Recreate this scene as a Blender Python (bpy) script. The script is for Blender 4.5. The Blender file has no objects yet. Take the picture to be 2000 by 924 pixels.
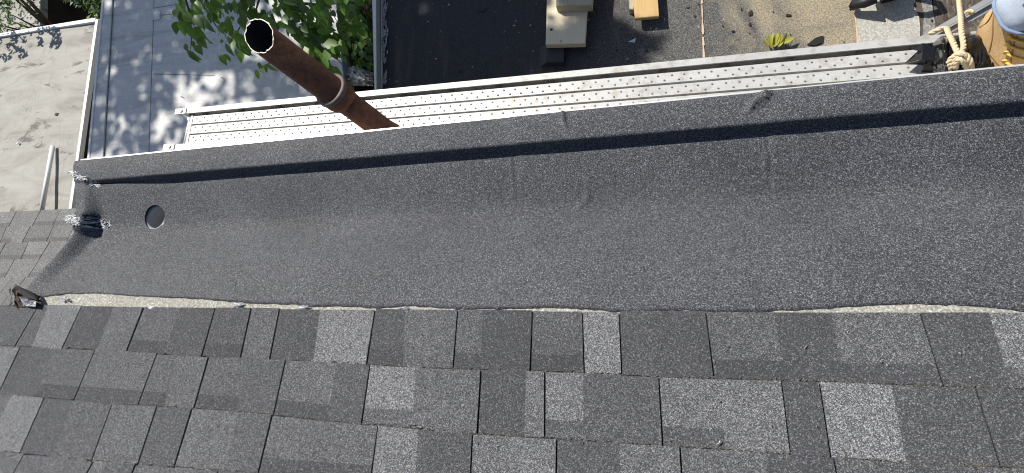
import bpy, math, random
from mathutils import Vector, Matrix, noise
random.seed(7)
SC = bpy.context.scene
COL = SC.collection

# ------------------------------------------------------------------ camera, world, sun, exposure
S = 0.72                 # metres per layout unit
H = 1.8                  # camera height over the gutter lip (layout units)
FPX, CX, CY = 1000.0, 1000.0, 462.0
DN = Vector((288, 245, 1000)).normalized()
XA = -Vector((-3577, 126, 1000)); XA -= DN * XA.dot(DN); XA.normalize()
ZA = -DN
YA = ZA.cross(XA)
cam_d = bpy.data.cameras.new('camera'); cam = bpy.data.objects.new('camera', cam_d); COL.objects.link(cam)
cam_d.sensor_width = 36; cam_d.lens = 36 * FPX / 2000; cam_d.clip_start = 0.02; cam_d.clip_end = 3000
c0 = Vector((XA[0], YA[0], ZA[0])); c1 = -Vector((XA[1], YA[1], ZA[1])); c2 = -Vector((XA[2], YA[2], ZA[2]))
cam.matrix_world = Matrix(((c0[0], c1[0], c2[0], 0), (c0[1], c1[1], c2[1], 0), (c0[2], c1[2], c2[2], H * S), (0, 0, 0, 1)))
SC.camera = cam

SUNV = Vector((0.76, -0.62, -1.0))          # travel of the sunlight
elev = math.atan2(1.0, math.hypot(SUNV.x, SUNV.y))
W = bpy.data.worlds.new('World'); SC.world = W; W.use_nodes = True
wn = W.node_tree
sky = wn.nodes.new('ShaderNodeTexSky'); sky.sky_type = 'NISHITA'; sky.sun_disc = False
sky.sun_elevation = elev; sky.sun_rotation = math.atan2(-SUNV.x, -SUNV.y)
bg = wn.nodes['Background']; bg.inputs[1].default_value = 0.075; sky.ozone_density = 1.6
wn.links.new(sky.outputs[0], bg.inputs[0])
sun_d = bpy.data.lights.new('sun', 'SUN'); sun = bpy.data.objects.new('sun', sun_d); COL.objects.link(sun)
sun_d.energy = 5.0; sun_d.angle = math.radians(0.5); sun_d.color = (1.0, 0.955, 0.88)
sun.rotation_euler = SUNV.to_track_quat('-Z', 'Y').to_euler()
sun.location = (0, 0, 12)
SC.view_settings.view_transform = 'Standard'; SC.view_settings.look = 'None'
SC.view_settings.exposure = 0.35; SC.view_settings.gamma = 1.0
SC.cycles.filter_width = 1.1
SC.cycles.max_bounces = 6

# ------------------------------------------------------------------ layout: photograph pixel -> point on a plane
def ray(p):
    v = Vector((p[0] - CX, p[1] - CY, FPX)); return Vector((v.dot(XA), v.dot(YA), v.dot(ZA)))
def hit(p, z=0.0, t=0.0, y0=0.0):           # plane  z - t*(y - y0)
    r = ray(p); s = (z + t * y0 - H) / (r.z + t * r.y); return Vector((0, 0, H)) + r * s
TR = math.tan(math.radians(16)); RY0, RZ0 = 0.155, 0.08
RN = Vector((0, TR, 1)).normalized()
def hitr(p, off=0.0): return hit(p, RZ0, TR, RY0) + RN * off
def lerp(a, b, t): return a + (b - a) * t
def poly_y(pts, x):
    if x <= pts[0][0]: a, b = pts[0], pts[1]
    elif x >= pts[-1][0]: a, b = pts[-2], pts[-1]
    else:
        for a, b in zip(pts, pts[1:]):
            if a[0] <= x <= b[0]: break
    return a[1] + (b[1] - a[1]) * (x - a[0]) / (b[0] - a[0])
def smooth(a, b, x):
    t = max(0.0, min(1.0, (x - a) / (b - a))); return t * t * (3 - 2 * t)

# ------------------------------------------------------------------ mesh helpers
class MB:
    def __init__(s): s.v = []; s.f = []; s.t = []
    def add(s, vs, fs, tone=None):
        n = len(s.v); s.v += [Vector(v) for v in vs]; s.f += [tuple(i + n for i in f) for f in fs]
        s.t += [tone if tone is not None else 0.5] * len(fs); return s
    def hexa(s, b, t, tone=None):           # 4 bottom + 4 top corners, same order
        return s.add(list(b) + list(t), [(3, 2, 1, 0), (4, 5, 6, 7), (0, 1, 5, 4), (1, 2, 6, 5), (2, 3, 7, 6), (3, 0, 4, 7)], tone)
    def box(s, c, d, rz=0):
        m = Matrix.Rotation(rz, 3, 'Z'); c = Vector(c); h = [x / 2 for x in d]
        q = [(-1, -1), (1, -1), (1, 1), (-1, 1)]
        return s.hexa([c + m @ Vector((a * h[0], b * h[1], -h[2])) for a, b in q], [c + m @ Vector((a * h[0], b * h[1], h[2])) for a, b in q])
    def prism(s, poly, z0, z1):
        n = len(poly)
        vs = [Vector((p[0], p[1], z0)) for p in poly] + [Vector((p[0], p[1], z1)) for p in poly]
        return s.add(vs, [tuple(range(n - 1, -1, -1)), tuple(range(n, 2 * n))] + [(i, (i + 1) % n, n + (i + 1) % n, n + i) for i in range(n)])
    def tube(s, pts, r, n=10, caps=True, up=None):
        pts = [Vector(p) for p in pts]; k = len(pts); rs = r if isinstance(r, (list, tuple)) else [r] * k
        vs = []; u = None
        for i in range(k):
            d = (pts[min(i + 1, k - 1)] - pts[max(i - 1, 0)]).normalized()
            if u is None: u = d.orthogonal().normalized() if up is None else (up - d * up.dot(d)).normalized()
            else: u = (u - d * u.dot(d)).normalized()
            w = d.cross(u)
            for j in range(n):
                a = 2 * math.pi * j / n; vs.append(pts[i] + (u * math.cos(a) + w * math.sin(a)) * rs[i])
        fs = [(i * n + j, i * n + (j + 1) % n, (i + 1) * n + (j + 1) % n, (i + 1) * n + j) for i in range(k - 1) for j in range(n)]
        if caps: fs += [tuple(range(n - 1, -1, -1)), tuple((k - 1) * n + j for j in range(n))]
        return s.add(vs, fs)
    def mesh(s, name):
        me = bpy.data.meshes.new(name); me.from_pydata([v * S for v in s.v], [], s.f); me.update(); return me

def put(name, mb, mat, parent=None, sm=False, tone=False, kind=None):
    me = mb.mesh(name) if isinstance(mb, MB) else mb
    me.materials.clear(); me.materials.append(mat)
    if tone:
        at = me.attributes.new('tone', 'FLOAT', 'FACE'); at.data.foreach_set('value', mb.t)
    if sm: me.polygons.foreach_set('use_smooth', [True] * len(me.polygons))
    o = bpy.data.objects.new(name, me); COL.objects.link(o)
    if parent:
        o.parent = parent; o.matrix_parent_inverse = Matrix.Translation(-parent.location)
    elif me.vertices:                        # origin at the base of the thing
        lo = Vector([min(v.co[i] for v in me.vertices) for i in range(3)]); hi = Vector([max(v.co[i] for v in me.vertices) for i in range(3)])
        b = Vector(((lo.x + hi.x) / 2, (lo.y + hi.y) / 2, lo.z)); me.transform(Matrix.Translation(-b)); o.location = b
    if kind: o['kind'] = kind
    return o
def tag(o, label, cat, group=None):
    o['label'] = label; o['category'] = cat
    if group: o['group'] = group
    return o
def thing(name, loc, label, cat, group=None):
    o = bpy.data.objects.new(name, None); o.empty_display_size = 0.05; COL.objects.link(o); o.location = Vector(loc) * S
    return tag(o, label, cat, group)

# ------------------------------------------------------------------ materials
class NT:
    def __init__(s, name):
        s.m = bpy.data.materials.new(name); s.m.use_nodes = True; s.t = s.m.node_tree; s.b = s.t.nodes['Principled BSDF']
        s.pos = s.t.nodes.new('ShaderNodeNewGeometry').outputs['Position']
    def n(s, ty, **kw):
        x = s.t.nodes.new(ty)
        for k, v in kw.items(): setattr(x, k, v)
        return x
    def link(s, a, b): s.t.links.new(a, b)
    def vec(s, sc, co=None):
        m = s.n('ShaderNodeMapping'); m.inputs['Scale'].default_value = sc; s.link(co or s.pos, m.inputs['Vector']); return m.outputs[0]
    def noise(s, scale, detail=4, rough=0.55, co=None, dist=0.0):
        x = s.n('ShaderNodeTexNoise'); x.inputs['Scale'].default_value = scale; x.inputs['Detail'].default_value = detail
        x.inputs['Roughness'].default_value = rough; x.inputs['Distortion'].default_value = dist; s.link(co or s.pos, x.inputs['Vector']); return x.outputs['Fac']
    def voro(s, scale, out='Color', co=None, rnd=1.0):
        x = s.n('ShaderNodeTexVoronoi'); x.inputs['Scale'].default_value = scale; x.inputs['Randomness'].default_value = rnd; s.link(co or s.pos, x.inputs['Vector']); return x.outputs[out]
    def ramp(s, f, stops, interp='LINEAR'):
        x = s.n('ShaderNodeValToRGB'); x.color_ramp.interpolation = interp; e = x.color_ramp.elements
        while len(e) < len(stops): e.new(0.5)
        for k, (p, c) in zip(e, stops):
            k.position = p; k.color = (c, c, c, 1) if not isinstance(c, tuple) else (*c, 1)
        s.link(f, x.inputs[0]); return x.outputs[0]
    def math(s, op, a, b=None, clamp=False):
        x = s.n('ShaderNodeMath', operation=op); x.use_clamp = clamp
        for i, v in enumerate((a, b)):
            if v is None: continue
            if isinstance(v, (int, float)): x.inputs[i].default_value = v
            else: s.link(v, x.inputs[i])
        return x.outputs[0]
    def mix(s, f, a, b, blend='MIX'):
        x = s.n('ShaderNodeMix', data_type='RGBA', blend_type=blend)
        for i, v in ((0, f), (6, a), (7, b)):
            if isinstance(v, (int, float)): x.inputs[i].default_value = v if i == 0 else (v, v, v, 1)
            elif isinstance(v, tuple): x.inputs[i].default_value = (*v, 1)
            else: s.link(v, x.inputs[i])
        return x.outputs[2]
    def sep(s, c, i):
        x = s.n('ShaderNodeSeparateXYZ'); s.link(c, x.inputs[0]); return x.outputs[i]
    def bump(s, h, st=0.3, d=0.003):
        x = s.n('ShaderNodeBump'); x.inputs['Strength'].default_value = st; x.inputs['Distance'].default_value = d
        s.link(h, x.inputs['Height']); s.link(x.outputs[0], s.b.inputs['Normal'])
    def done(s, col, rough=0.8, metal=0.0, spec=0.3):
        if isinstance(col, tuple): s.b.inputs['Base Color'].default_value = (*col, 1)
        else: s.link(col, s.b.inputs['Base Color'])
        if isinstance(rough, (int, float)): s.b.inputs['Roughness'].default_value = rough
        else: s.link(rough, s.b.inputs['Roughness'])
        s.b.inputs['Metallic'].default_value = metal; s.b.inputs['Specular IOR Level'].default_value = spec
        return s.m

def granule(name, dark, mid, light, scale, tone=False, rough=0.85, blotch=0.2, thr=(0.30, 0.66, 0.95), spec=0.25):
    m = NT(name)
    r = m.sep(m.voro(scale), 0)
    r2 = m.noise(scale * 0.45, 2, 0.6)
    f = m.math('ADD', m.math('MULTIPLY', r, 0.75), m.math('MULTIPLY', m.math('SUBTRACT', r2, 0.5), 0.9))
    f = m.math('ADD', f, 0.1)
    if tone:
        a = m.n('ShaderNodeAttribute', attribute_name='tone').outputs['Fac']
        edge = m.noise(90, 2)
        a = m.math('ADD', a, m.math('MULTIPLY', m.math('SUBTRACT', edge, 0.5), 0.25))
        f = m.math('ADD', f, m.math('MULTIPLY', m.math('SUBTRACT', a, 0.42), 0.56))
    c = m.ramp(f, [(0.0, dark), (thr[0], tuple(x * 1.15 for x in dark)), (thr[1], mid), (thr[2], light), (1.0, tuple(min(1, x * 1.5) for x in light))])
    if tone:                                      # sparse pale granules
        fl = m.ramp(m.sep(m.voro(470), 1), [(0.945, 0.0), (0.965, 0.6)]); c = m.mix(fl, c, (0.25, 0.248, 0.235))
    bl = m.noise(3.5, 4)
    bl = m.ramp(bl, [(0.3, 1 - blotch), (0.7, 1 + blotch)])
    c = m.mix(1.0, c, bl, 'MULTIPLY')
    m.bump(r, 0.5, 0.0015)
    return m.done(c, rough, 0, spec)

M = {}
M['membrane'] = granule('membrane_granules', (0.023, 0.0242, 0.028), (0.090, 0.093, 0.102), (0.285, 0.29, 0.31), 660, blotch=0.13, rough=0.72, spec=0.3)
M['shingle'] = granule('shingle_granules', (0.036, 0.037, 0.040), (0.097, 0.099, 0.104), (0.245, 0.248, 0.254), 700, tone=True, blotch=0.10)
M['shingle_pale'] = granule('pale_shingle_granules', (0.07, 0.07, 0.07), (0.155, 0.155, 0.153), (0.29, 0.29, 0.28), 460, tone=True, blotch=0.08)
M['starter'] = granule('starter_granules', (0.20, 0.19, 0.165), (0.36, 0.35, 0.31), (0.53, 0.515, 0.47), 330, blotch=0.10)

def plain(name, col, rough=0.7, metal=0.0, var=0.15, sc=20, spec=0.3, bump=0.0):
    m = NT(name); f = m.noise(sc, 5)
    c = m.mix(f, tuple(x * (1 - var) for x in col), tuple(min(1, x * (1 + var)) for x in col))
    if bump: m.bump(f, bump, 0.004)
    return m.done(c, rough, metal, spec)

def mk_white_roof():
    m = NT('white_membrane'); st = m.noise(3.0, 6, 0.65, m.vec((0.6, 6, 1)), 0.6); sp = m.noise(60, 3)
    c = m.ramp(st, [(0.30, (0.42, 0.415, 0.40)), (0.46, (0.58, 0.575, 0.56)), (0.7, (0.66, 0.655, 0.63))])
    c = m.mix(m.ramp(m.noise(7, 5, 0.7), [(0.55, 0.0), (0.75, 0.35)]), c, (0.40, 0.39, 0.36))
    c = m.mix(m.ramp(sp, [(0.35, 0.25), (0.5, 0.0)]), c, (0.3, 0.29, 0.27))
    return m.done(c, 0.6)
M['white_roof'] = mk_white_roof()
def mk_grey_roof():
    m = NT('weathered_membrane')
    st = m.noise(2.0, 6, 0.6, m.vec((1, 3.5, 1)), 0.8)
    c = m.ramp(st, [(0.30, (0.225, 0.21, 0.185)), (0.47, (0.315, 0.303, 0.272)), (0.72, (0.40, 0.39, 0.36))])
    sp = m.noise(5.5, 7, 0.72, m.vec((0.55, 1.5, 1)), 0.5)
    big = m.noise(2.2, 3)
    sm = m.math('MULTIPLY', m.ramp(sp, [(0.545, 0.0), (0.60, 1.0)]), m.ramp(big, [(0.44, 0.0), (0.54, 0.85)]))
    c = m.mix(sm, c, (0.10, 0.085, 0.075))
    ck = m.ramp(m.noise(1.7, 2, 0.5, m.vec((3.0, 0.8, 1)), 1.5), [(0.488, 0.0), (0.5, 0.35), (0.512, 0.0)])
    c = m.mix(ck, c, (0.2, 0.18, 0.16))
    m.bump(st, 0.25, 0.02)
    return m.done(c, 0.75)
M['grey_roof'] = mk_grey_roof()
def mk_black_roof():
    m = NT('black_roll_roofing')
    g = m.sep(m.voro(420), 0)
    c = m.ramp(g, [(0.0, (0.035, 0.035, 0.038)), (0.6, (0.085, 0.083, 0.08)), (1.0, (0.24, 0.23, 0.20))])
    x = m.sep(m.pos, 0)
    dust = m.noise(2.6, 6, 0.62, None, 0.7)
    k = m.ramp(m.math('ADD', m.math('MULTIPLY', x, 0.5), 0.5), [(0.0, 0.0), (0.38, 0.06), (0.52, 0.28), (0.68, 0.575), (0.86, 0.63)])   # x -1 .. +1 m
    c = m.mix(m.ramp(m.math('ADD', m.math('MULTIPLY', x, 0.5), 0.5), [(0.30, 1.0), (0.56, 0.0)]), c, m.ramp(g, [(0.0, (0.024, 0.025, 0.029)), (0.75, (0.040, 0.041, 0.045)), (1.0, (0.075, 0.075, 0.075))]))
    d = m.math('ADD', dust, m.math('SUBTRACT', k, 0.62))
    d = m.ramp(d, [(0.38, 0.0), (0.47, 0.40), (0.60, 1.0)])
    grain = m.ramp(m.voro(420), [(0.3, 0.25), (0.75, 1.0)])
    tan = m.mix(grain, (0.30, 0.245, 0.16), (0.47, 0.395, 0.26))
    grain2 = m.ramp(m.noise(150, 3, 0.7), [(0.40, 0.0), (0.62, 1.0)])
    dd = m.math('MULTIPLY', d, m.math('ADD', m.math('MULTIPLY', grain2, 0.7), 0.3), True)
    c = m.mix(dd, c, tan)
    sp = m.ramp(m.noise(38, 2, 0.5), [(0.70, 0.0), (0.74, 0.8)])
    c = m.mix(sp, c, (0.35, 0.34, 0.33))
    str_ = m.ramp(m.noise(4, 5, 0.6, m.vec((2.2, 0.35, 1))), [(0.55, 0.0), (0.75, 0.30)])
    c = m.mix(str_, c, (0.20, 0.165, 0.13))
    m.bump(g, 0.3, 0.0015)
    return m.done(c, 0.8)
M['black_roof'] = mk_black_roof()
M['pale_sheet'] = granule('pale_granules', (0.30, 0.29, 0.26), (0.44, 0.43, 0.39), (0.56, 0.55, 0.50), 260, blotch=0.06)
M['torn_dark'] = plain('torn_asphalt', (0.085, 0.07, 0.058), 0.9, var=0.5, sc=130, bump=0.5)
M['mid_sheet'] = granule('grey_granules', (0.15, 0.145, 0.135), (0.26, 0.25, 0.235), (0.38, 0.37, 0.34), 260, blotch=0.08)
def mk_oldmat():
    m = NT('old_brown_roofing'); f = m.noise(90, 4, 0.7, m.vec((1.0, 0.35, 1)), 1.0)
    c = m.ramp(f, [(0.35, (0.04, 0.032, 0.026)), (0.55, (0.10, 0.083, 0.066)), (0.75, (0.27, 0.23, 0.18))])
    m.bump(f, 0.6, 0.004); return m.done(c, 0.9)
M['old_mat'] = mk_oldmat()
def mk_alu():
    m = NT('weathered_aluminium')
    a = m.noise(9, 5, 0.6, m.vec((0.6, 3, 1))); s2 = m.noise(26, 5, 0.7)
    c = m.mix(a, (0.40, 0.40, 0.39), (0.57, 0.565, 0.545))
    c = m.mix(m.ramp(s2, [(0.50, 0.0), (0.66, 0.65)]), c, (0.30, 0.27, 0.22))
    r3 = m.noise(6.5, 3)
    c = m.mix(m.ramp(r3, [(0.68, 0.0), (0.76, 0.4)]), c, (0.62, 0.45, 0.36))
    m.bump(s2, 0.08, 0.002)
    return m.done(c, m.ramp(a, [(0.3, 0.42), (0.7, 0.6)]), 0.18, 0.4)
M['alu'] = mk_alu()
M['stud'] = plain('worn_studs', (0.30, 0.29, 0.275), 0.6, 0.3, 0.4, 60)
M['alu_dull'] = plain('dull_aluminium', (0.42, 0.43, 0.43), 0.45, 0.6, 0.2, 14)
def mk_rust():
    m = NT('rusty_iron'); f = m.noise(8, 7, 0.65); f2 = m.noise(70, 4, 0.7)
    c = m.ramp(f, [(0.3, (0.11, 0.045, 0.026)), (0.5, (0.20, 0.082, 0.042)), (0.72, (0.36, 0.155, 0.066))])
    c = m.mix(m.ramp(f2, [(0.35, 0.6), (0.6, 0.0)]), c, (0.06, 0.028, 0.018))
    z = m.sep(m.pos, 2)
    c = m.mix(m.ramp(m.noise(12, 5, 0.7, m.vec((1, 1, 2))), [(0.66, 0.0), (0.72, 0.7)]), c, (0.40, 0.22, 0.12))
    m.bump(f2, 0.35, 0.002); return m.done(c, 0.75)
M['rust'] = mk_rust()
M['rim'] = plain('bare_cut_iron', (0.38, 0.34, 0.30), 0.5, 0.3, 0.35, 60)
M['hubrim'] = plain('hub_lead', (0.13, 0.10, 0.09), 0.6, 0.2, 0.4, 40, bump=0.4)
M['bore_black'] = plain('bore_black', (0.006, 0.006, 0.007), 0.95)  # near-black colour for the inside of the pipe
def mk_wood(name, a, b, sc=1.0):
    m = NT(name); f = m.noise(5 * sc, 5, 0.6, m.vec((9, 0.7, 9)), 0.8); f2 = m.noise(30, 3, 0.6, m.vec((3, 0.5, 3)))
    c = m.mix(f, a, b); c = m.mix(m.ramp(f2, [(0.55, 0.0), (0.8, 0.35)]), c, tuple(x * 0.55 for x in a))
    m.bump(f, 0.15, 0.002); return m.done(c, 0.7)
M['wood_pale'] = mk_wood('pale_pine', (0.62, 0.53, 0.37), (0.78, 0.69, 0.52))
M['wood_tan'] = mk_wood('tan_plywood', (0.44, 0.28, 0.115), (0.62, 0.43, 0.20))
M['wood_old'] = mk_wood('weathered_wood', (0.33, 0.29, 0.20), (0.50, 0.45, 0.34))
M['white_paint'] = plain('white_paint', (0.74, 0.74, 0.72), 0.5, 0, 0.08, 12)
M['wall'] = plain('grey_siding', (0.32, 0.31, 0.29), 0.8, 0, 0.1, 8)
M['curb_side'] = plain('curb_face', (0.33, 0.31, 0.27), 0.8, 0, 0.15, 10)
M['drip'] = plain('drip_edge_metal', (0.72, 0.72, 0.70), 0.4, 0.4, 0.1, 20)
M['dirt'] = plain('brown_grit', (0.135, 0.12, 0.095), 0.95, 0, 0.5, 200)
M['deck'] = plain('roof_felt_and_shadow', (0.02, 0.02, 0.021), 0.95, 0, 0.2, 40)
M['soil_and_shade'] = plain('dark_soil_and_shade', (0.035, 0.028, 0.020), 0.95, 0, 0.7, 6, bump=0.6)  # earth colour, also painted on two walls in place of deep shade
M['pvc'] = plain('grey_outlet_plastic', (0.34, 0.34, 0.34), 0.35, 0.0, 0.12, 30)
def mk_sealant():
    m = NT('silver_sealant'); f = m.noise(75, 5, 0.7, m.vec((0.6, 1.6, 1)), 1.0)
    c = m.ramp(f, [(0.38, (0.03, 0.03, 0.035)), (0.48, (0.30, 0.31, 0.33)), (0.62, (0.50, 0.51, 0.52))])
    m.bump(f, 0.6, 0.004); return m.done(c, 0.45, 0.2)
M['sealant'] = mk_sealant()
M['tar'] = plain('black_tar', (0.010, 0.010, 0.012), 0.75, 0, 0.3, 60, 0.25, 0.4)
M['burnt'] = plain('rusty_torn_metal', (0.065, 0.045, 0.034), 0.8, 0.0, 0.7, 50, bump=0.5)
M['plastic'] = plain('black_plastic_sheet', (0.006, 0.006, 0.007), 0.13, 0, 0.1, 8, 0.4)
M['clear'] = plain('crumpled_white_plastic', (0.55, 0.54, 0.52), 0.3, 0, 0.25, 25, 0.5)
M['rope'] = plain('hemp_rope', (0.56, 0.46, 0.31), 0.9, 0, 0.25, 180, bump=0.5)
M['lace'] = plain('yellow_lace', (0.62, 0.42, 0.10), 0.8, 0, 0.2, 200)
def mk_leather():
    m = NT('tan_nubuck'); f = m.noise(28, 5, 0.6); f2 = m.noise(240, 3)
    c = m.mix(f, (0.52, 0.34, 0.155), (0.70, 0.49, 0.26)); c = m.mix(m.ramp(f2, [(0.4, 0.3), (0.6, 0.0)]), c, (0.30, 0.18, 0.08))
    m.bump(f, 0.25, 0.003); return m.done(c, 0.85)
M['leather'] = mk_leather()
M['stitch'] = plain('boot_seam', (0.26, 0.15, 0.06), 0.8, 0, 0.1, 50)
M['rubber'] = plain('boot_sole', (0.22, 0.15, 0.09), 0.8, 0, 0.1, 30)
def mk_denim():
    m = NT('faded_denim'); f = m.noise(9, 5, 0.6); w = m.noise(500, 2, 0.5, m.vec((1, 1, 0.25)))
    c = m.mix(f, (0.38, 0.45, 0.56), (0.66, 0.70, 0.76)); c = m.mix(m.ramp(w, [(0.4, 0.3), (0.6, 0.0)]), c, (0.25, 0.32, 0.45))
    m.bump(w, 0.2, 0.001); return m.done(c, 0.9)
M['denim'] = mk_denim()
M['denim_dark'] = plain('denim_hem', (0.24, 0.30, 0.40), 0.9, 0, 0.2, 60)
M['yellow'] = plain('yellow_tool_plastic', (0.70, 0.46, 0.02), 0.4, 0, 0.08, 20, 0.5)
M['black'] = plain('black_tool_plastic', (0.014, 0.014, 0.015), 0.5, 0, 0.2, 20, 0.4)
M['box_dark'] = plain('dark_box_metal', (0.035, 0.038, 0.046), 0.6, 0.0, 0.2, 10)
M['scrap'] = plain('pale_blue_paper', (0.52, 0.62, 0.74), 0.6, 0, 0.05, 20)
M['chip_dark'] = plain('dark_chip', (0.035, 0.027, 0.022), 0.9, 0, 0.4, 60)
M['chip_pale'] = plain('pale_wood_chip', (0.56, 0.42, 0.30), 0.9, 0, 0.2, 60)
M['bark'] = plain('bark', (0.11, 0.085, 0.06), 0.9, 0, 0.4, 30, bump=0.6)
def mk_leaf(name, a, b):
    m = NT(name); oi = m.n('ShaderNodeObjectInfo').outputs['Random']; f = m.noise(14, 3)
    c = m.mix(m.math('ADD', m.math('MULTIPLY', oi, 0.6), m.math('MULTIPLY', f, 0.45), True), a, b)
    m.done(c, 0.42, 0, 0.45)
    tr = m.n('ShaderNodeBsdfTranslucent'); cc = m.mix(0.5, c, (0.30, 0.55, 0.05)); m.link(cc, tr.inputs[0])
    mx = m.n('ShaderNodeMixShader'); mx.inputs[0].default_value = 0.32
    out = m.t.nodes['Material Output']; m.link(m.b.outputs[0], mx.inputs[1]); m.link(tr.outputs[0], mx.inputs[2]); m.link(mx.outputs[0], out.inputs[0])
    return m.m
M['leaf'] = mk_leaf('green_leaf', (0.022, 0.060, 0.010), (0.15, 0.27, 0.04))
M['leaf_bright'] = mk_leaf('sunlit_leaf', (0.05, 0.12, 0.016), (0.20, 0.34, 0.045))
M['leaf_dark'] = mk_leaf('dark_leaf', (0.016, 0.040, 0.010), (0.045, 0.10, 0.018))
M['leaf_wilt'] = mk_leaf('wilted_leaf', (0.30, 0.30, 0.03), (0.50, 0.44, 0.07))

# ------------------------------------------------------------------ ground and far setting
g = MB(); g.add([(-900, -900, -5.0), (900, -900, -5.0), (900, 900, -5.0), (-900, 900, -5.0)], [(0, 1, 2, 3)])
o = put('ground', g, M['soil_and_shade'], kind='structure')

# ------------------------------------------------------------------ the house with the gutter
house = thing('house', (0, 0, -5), 'house roof of charcoal shingles with new black membrane gutter along its eave', 'house')
def edge_x(y):                                # outer left edge of the membrane
    pts = [(-2.0, -3.93), (0.14, -2.972), (0.571, -2.79), (0.70, -2.835), (0.94, -2.917), (1.2, -3.0)]
    return poly_y(pts, y)
PROF = [(-3.0, RZ0 + TR * (RY0 + 3.0)), (RY0, RZ0), (0.25, 0.048), (0.35, 0.008), (0.45, -0.042), (0.50, -0.068), (0.53, -0.080), (0.555, -0.087), (0.585, -0.089), (0.63, -0.083), (0.770, -0.052), (0.796, -0.049),
        (0.803, -0.038), (0.808, -0.010), (0.814, 0.001), (0.85, 0.004), (0.90, 0.003), (0.925, -0.002), (0.938, -0.013), (0.944, -0.030), (0.945, -0.055)]
def hz(x, y):
    z = poly_y(PROF, y)
    d = x - edge_x(y)
    if y < 0.80: z += 0.026 * (1 - smooth(.10, .65, d)) * smooth(.40, .56, y)
    if y > 0.545:
        top = -0.004 + 0.022 * smooth(0.66, 0.62, y) * smooth(0.545, 0.575, y)
        k = 1 - smooth(0.050, 0.125 - 0.03 * smooth(0.66, 0.62, y), d)
        z = max(z, lerp(z, top, k)) if y < 0.82 else z
    else:
        k = 1 - smooth(0.0, 0.11, d); z = z + (0.012 + 0.04 * smooth(0.15, 0.55, y)) * k
    n = noise.noise(Vector((x * 1.7, y * 3.0, 0.3))) * 0.0035 + noise.noise(Vector((x * 6, y * 7, 4.3))) * 0.0012
    if y < 0.80: z += n * smooth(0.02, 0.2, y)
    else: z += n * 0.7
    # laid-over wrinkles and the lap seams of the roll
    for (wx, wy, ang, ln, h) in WR:
        dx, dy = x - wx, y - wy; u = dx * math.cos(ang) + dy * math.sin(ang); v = -dx * math.sin(ang) + dy * math.cos(ang)
        z += h * math.exp(-(v / 0.0065) ** 2) * math.exp(-(u / ln) ** 4)
    for lx in (LAPX):
        z += 0.003 * smooth(lx - 0.004, lx + 0.004, x + 0.02 * math.sin(y * 7)) * (1 - smooth(lx + 0.1, lx + 0.7, x))
    return z
def wr(p, q, z, h):
    a, b = hit(p, z), hit(q, z); c = (a + b) / 2; return (c.x, c.y, math.atan2(b.y - a.y, b.x - a.x), (b - a).length / 2 + 0.01, h)
WR = [wr((1492, 178), (1462, 214), 0, 0.024), wr((1503, 181), (1480, 206), 0, 0.022), wr((1098, 216), (1103, 240), 0, 0.014),
      wr((1130, 402), (1148, 386), -0.06, 0.008), wr((1497, 300), (1494, 340), -0.07, 0.006), wr((1000, 312), (1004, 412), -0.07, 0.004), wr((1150, 330), (1146, 395), -0.07, 0.004), wr((130, 590), (70, 560), 0.07, 0.008), wr((600, 350), (640, 352), -.07, .004)]
LAPX = [hit((1004, 330), -0.07).x, hit((1494, 300), -0.07).x]
# membrane sheet from below the first shingle course to the outer lip
ys = [0.142]
marks = [(0.50, 0.021), (0.60, 0.012), (0.77, 0.020), (0.83, 0.0042), (0.90, 0.012), (0.945, 0.004)]
for e, st in marks:
    n = max(1, round((e - ys[-1]) / st)); y0 = ys[-1]; ys += [y0 + (e - y0) * (i + 1) / n for i in range(n)]
us = [0.0]; L = 5.6
while us[-1] < L: us.append(us[-1] + (0.008 if us[-1] < 0.16 else (0.0055 if any(abs(edge_x(.6) + us[-1] - w_[0]) < .07 for w_ in WR) else 0.016)))
EDGE = [(-60, 590), (40, 584), (85, 580), (118, 575), (179, 574), (258, 580), (374, 585), (461, 592), (482, 594), (569, 596), (594, 601.5), (650, 599.4), (681, 600.5), (733, 604), (792, 599), (902, 606), (1004, 605), (1063, 602.5), (1142, 605), (1197, 611), (1268, 611), (1296, 608), (1350, 608), (1379, 611), (1422, 612), (1497, 610), (1611, 604), (1694, 598), (1753, 595.5), (1832, 596.6), (1910, 601), (1989, 610), (2080, 613), (2500, 614)]
edge_w = [hitr(p) for p in EDGE]
EDGEW = sorted((p.x, p.y) for p in edge_w)
mem = MB()
ny = len(ys)
for u in us:
    for j, y in enumerate(ys):
        x = edge_x(y) + u
        lim = poly_y(EDGEW, x) + 0.0025 + 0.0045 * noise.noise(Vector((x * 45, 1, 1))) + 0.003 * noise.noise(Vector((x * 130, 2, 1))) + 0.002 * noise.noise(Vector((x * 19, 5, 1)))
        yy = lim + (0.30 - lim) * (y - 0.142) / (0.30 - 0.142) if y < 0.30 else y
        mem.v.append(Vector((x if y >= .3 else edge_x(yy) + u, yy, hz(x, yy) + 0.003)))
for i in range(len(us) - 1):
    for j in range(ny - 1):
        mem.f.append((i * ny + j, (i + 1) * ny + j, (i + 1) * ny + j + 1, i * ny + j + 1))
nb = len(mem.v)                                # turned-down edges: wavy upper edge and left rake
for i in range(len(us)): mem.v.append(mem.v[i * ny] + Vector((0, 0, -0.007)))
for i in range(len(us) - 1): mem.f.append((i * ny, nb + i, nb + i + 1, (i + 1) * ny))
nb2 = len(mem.v)
for j in range(ny): mem.v.append(mem.v[j] + Vector((-0.004, 0, -0.09)))
for j in range(ny - 1): mem.f.append((j, j + 1, nb2 + j + 1, nb2 + j))
mem.t = [0.5] * len(mem.f)
memo = put('gutter_membrane', mem, M['membrane'], house, sm=True)
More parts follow.
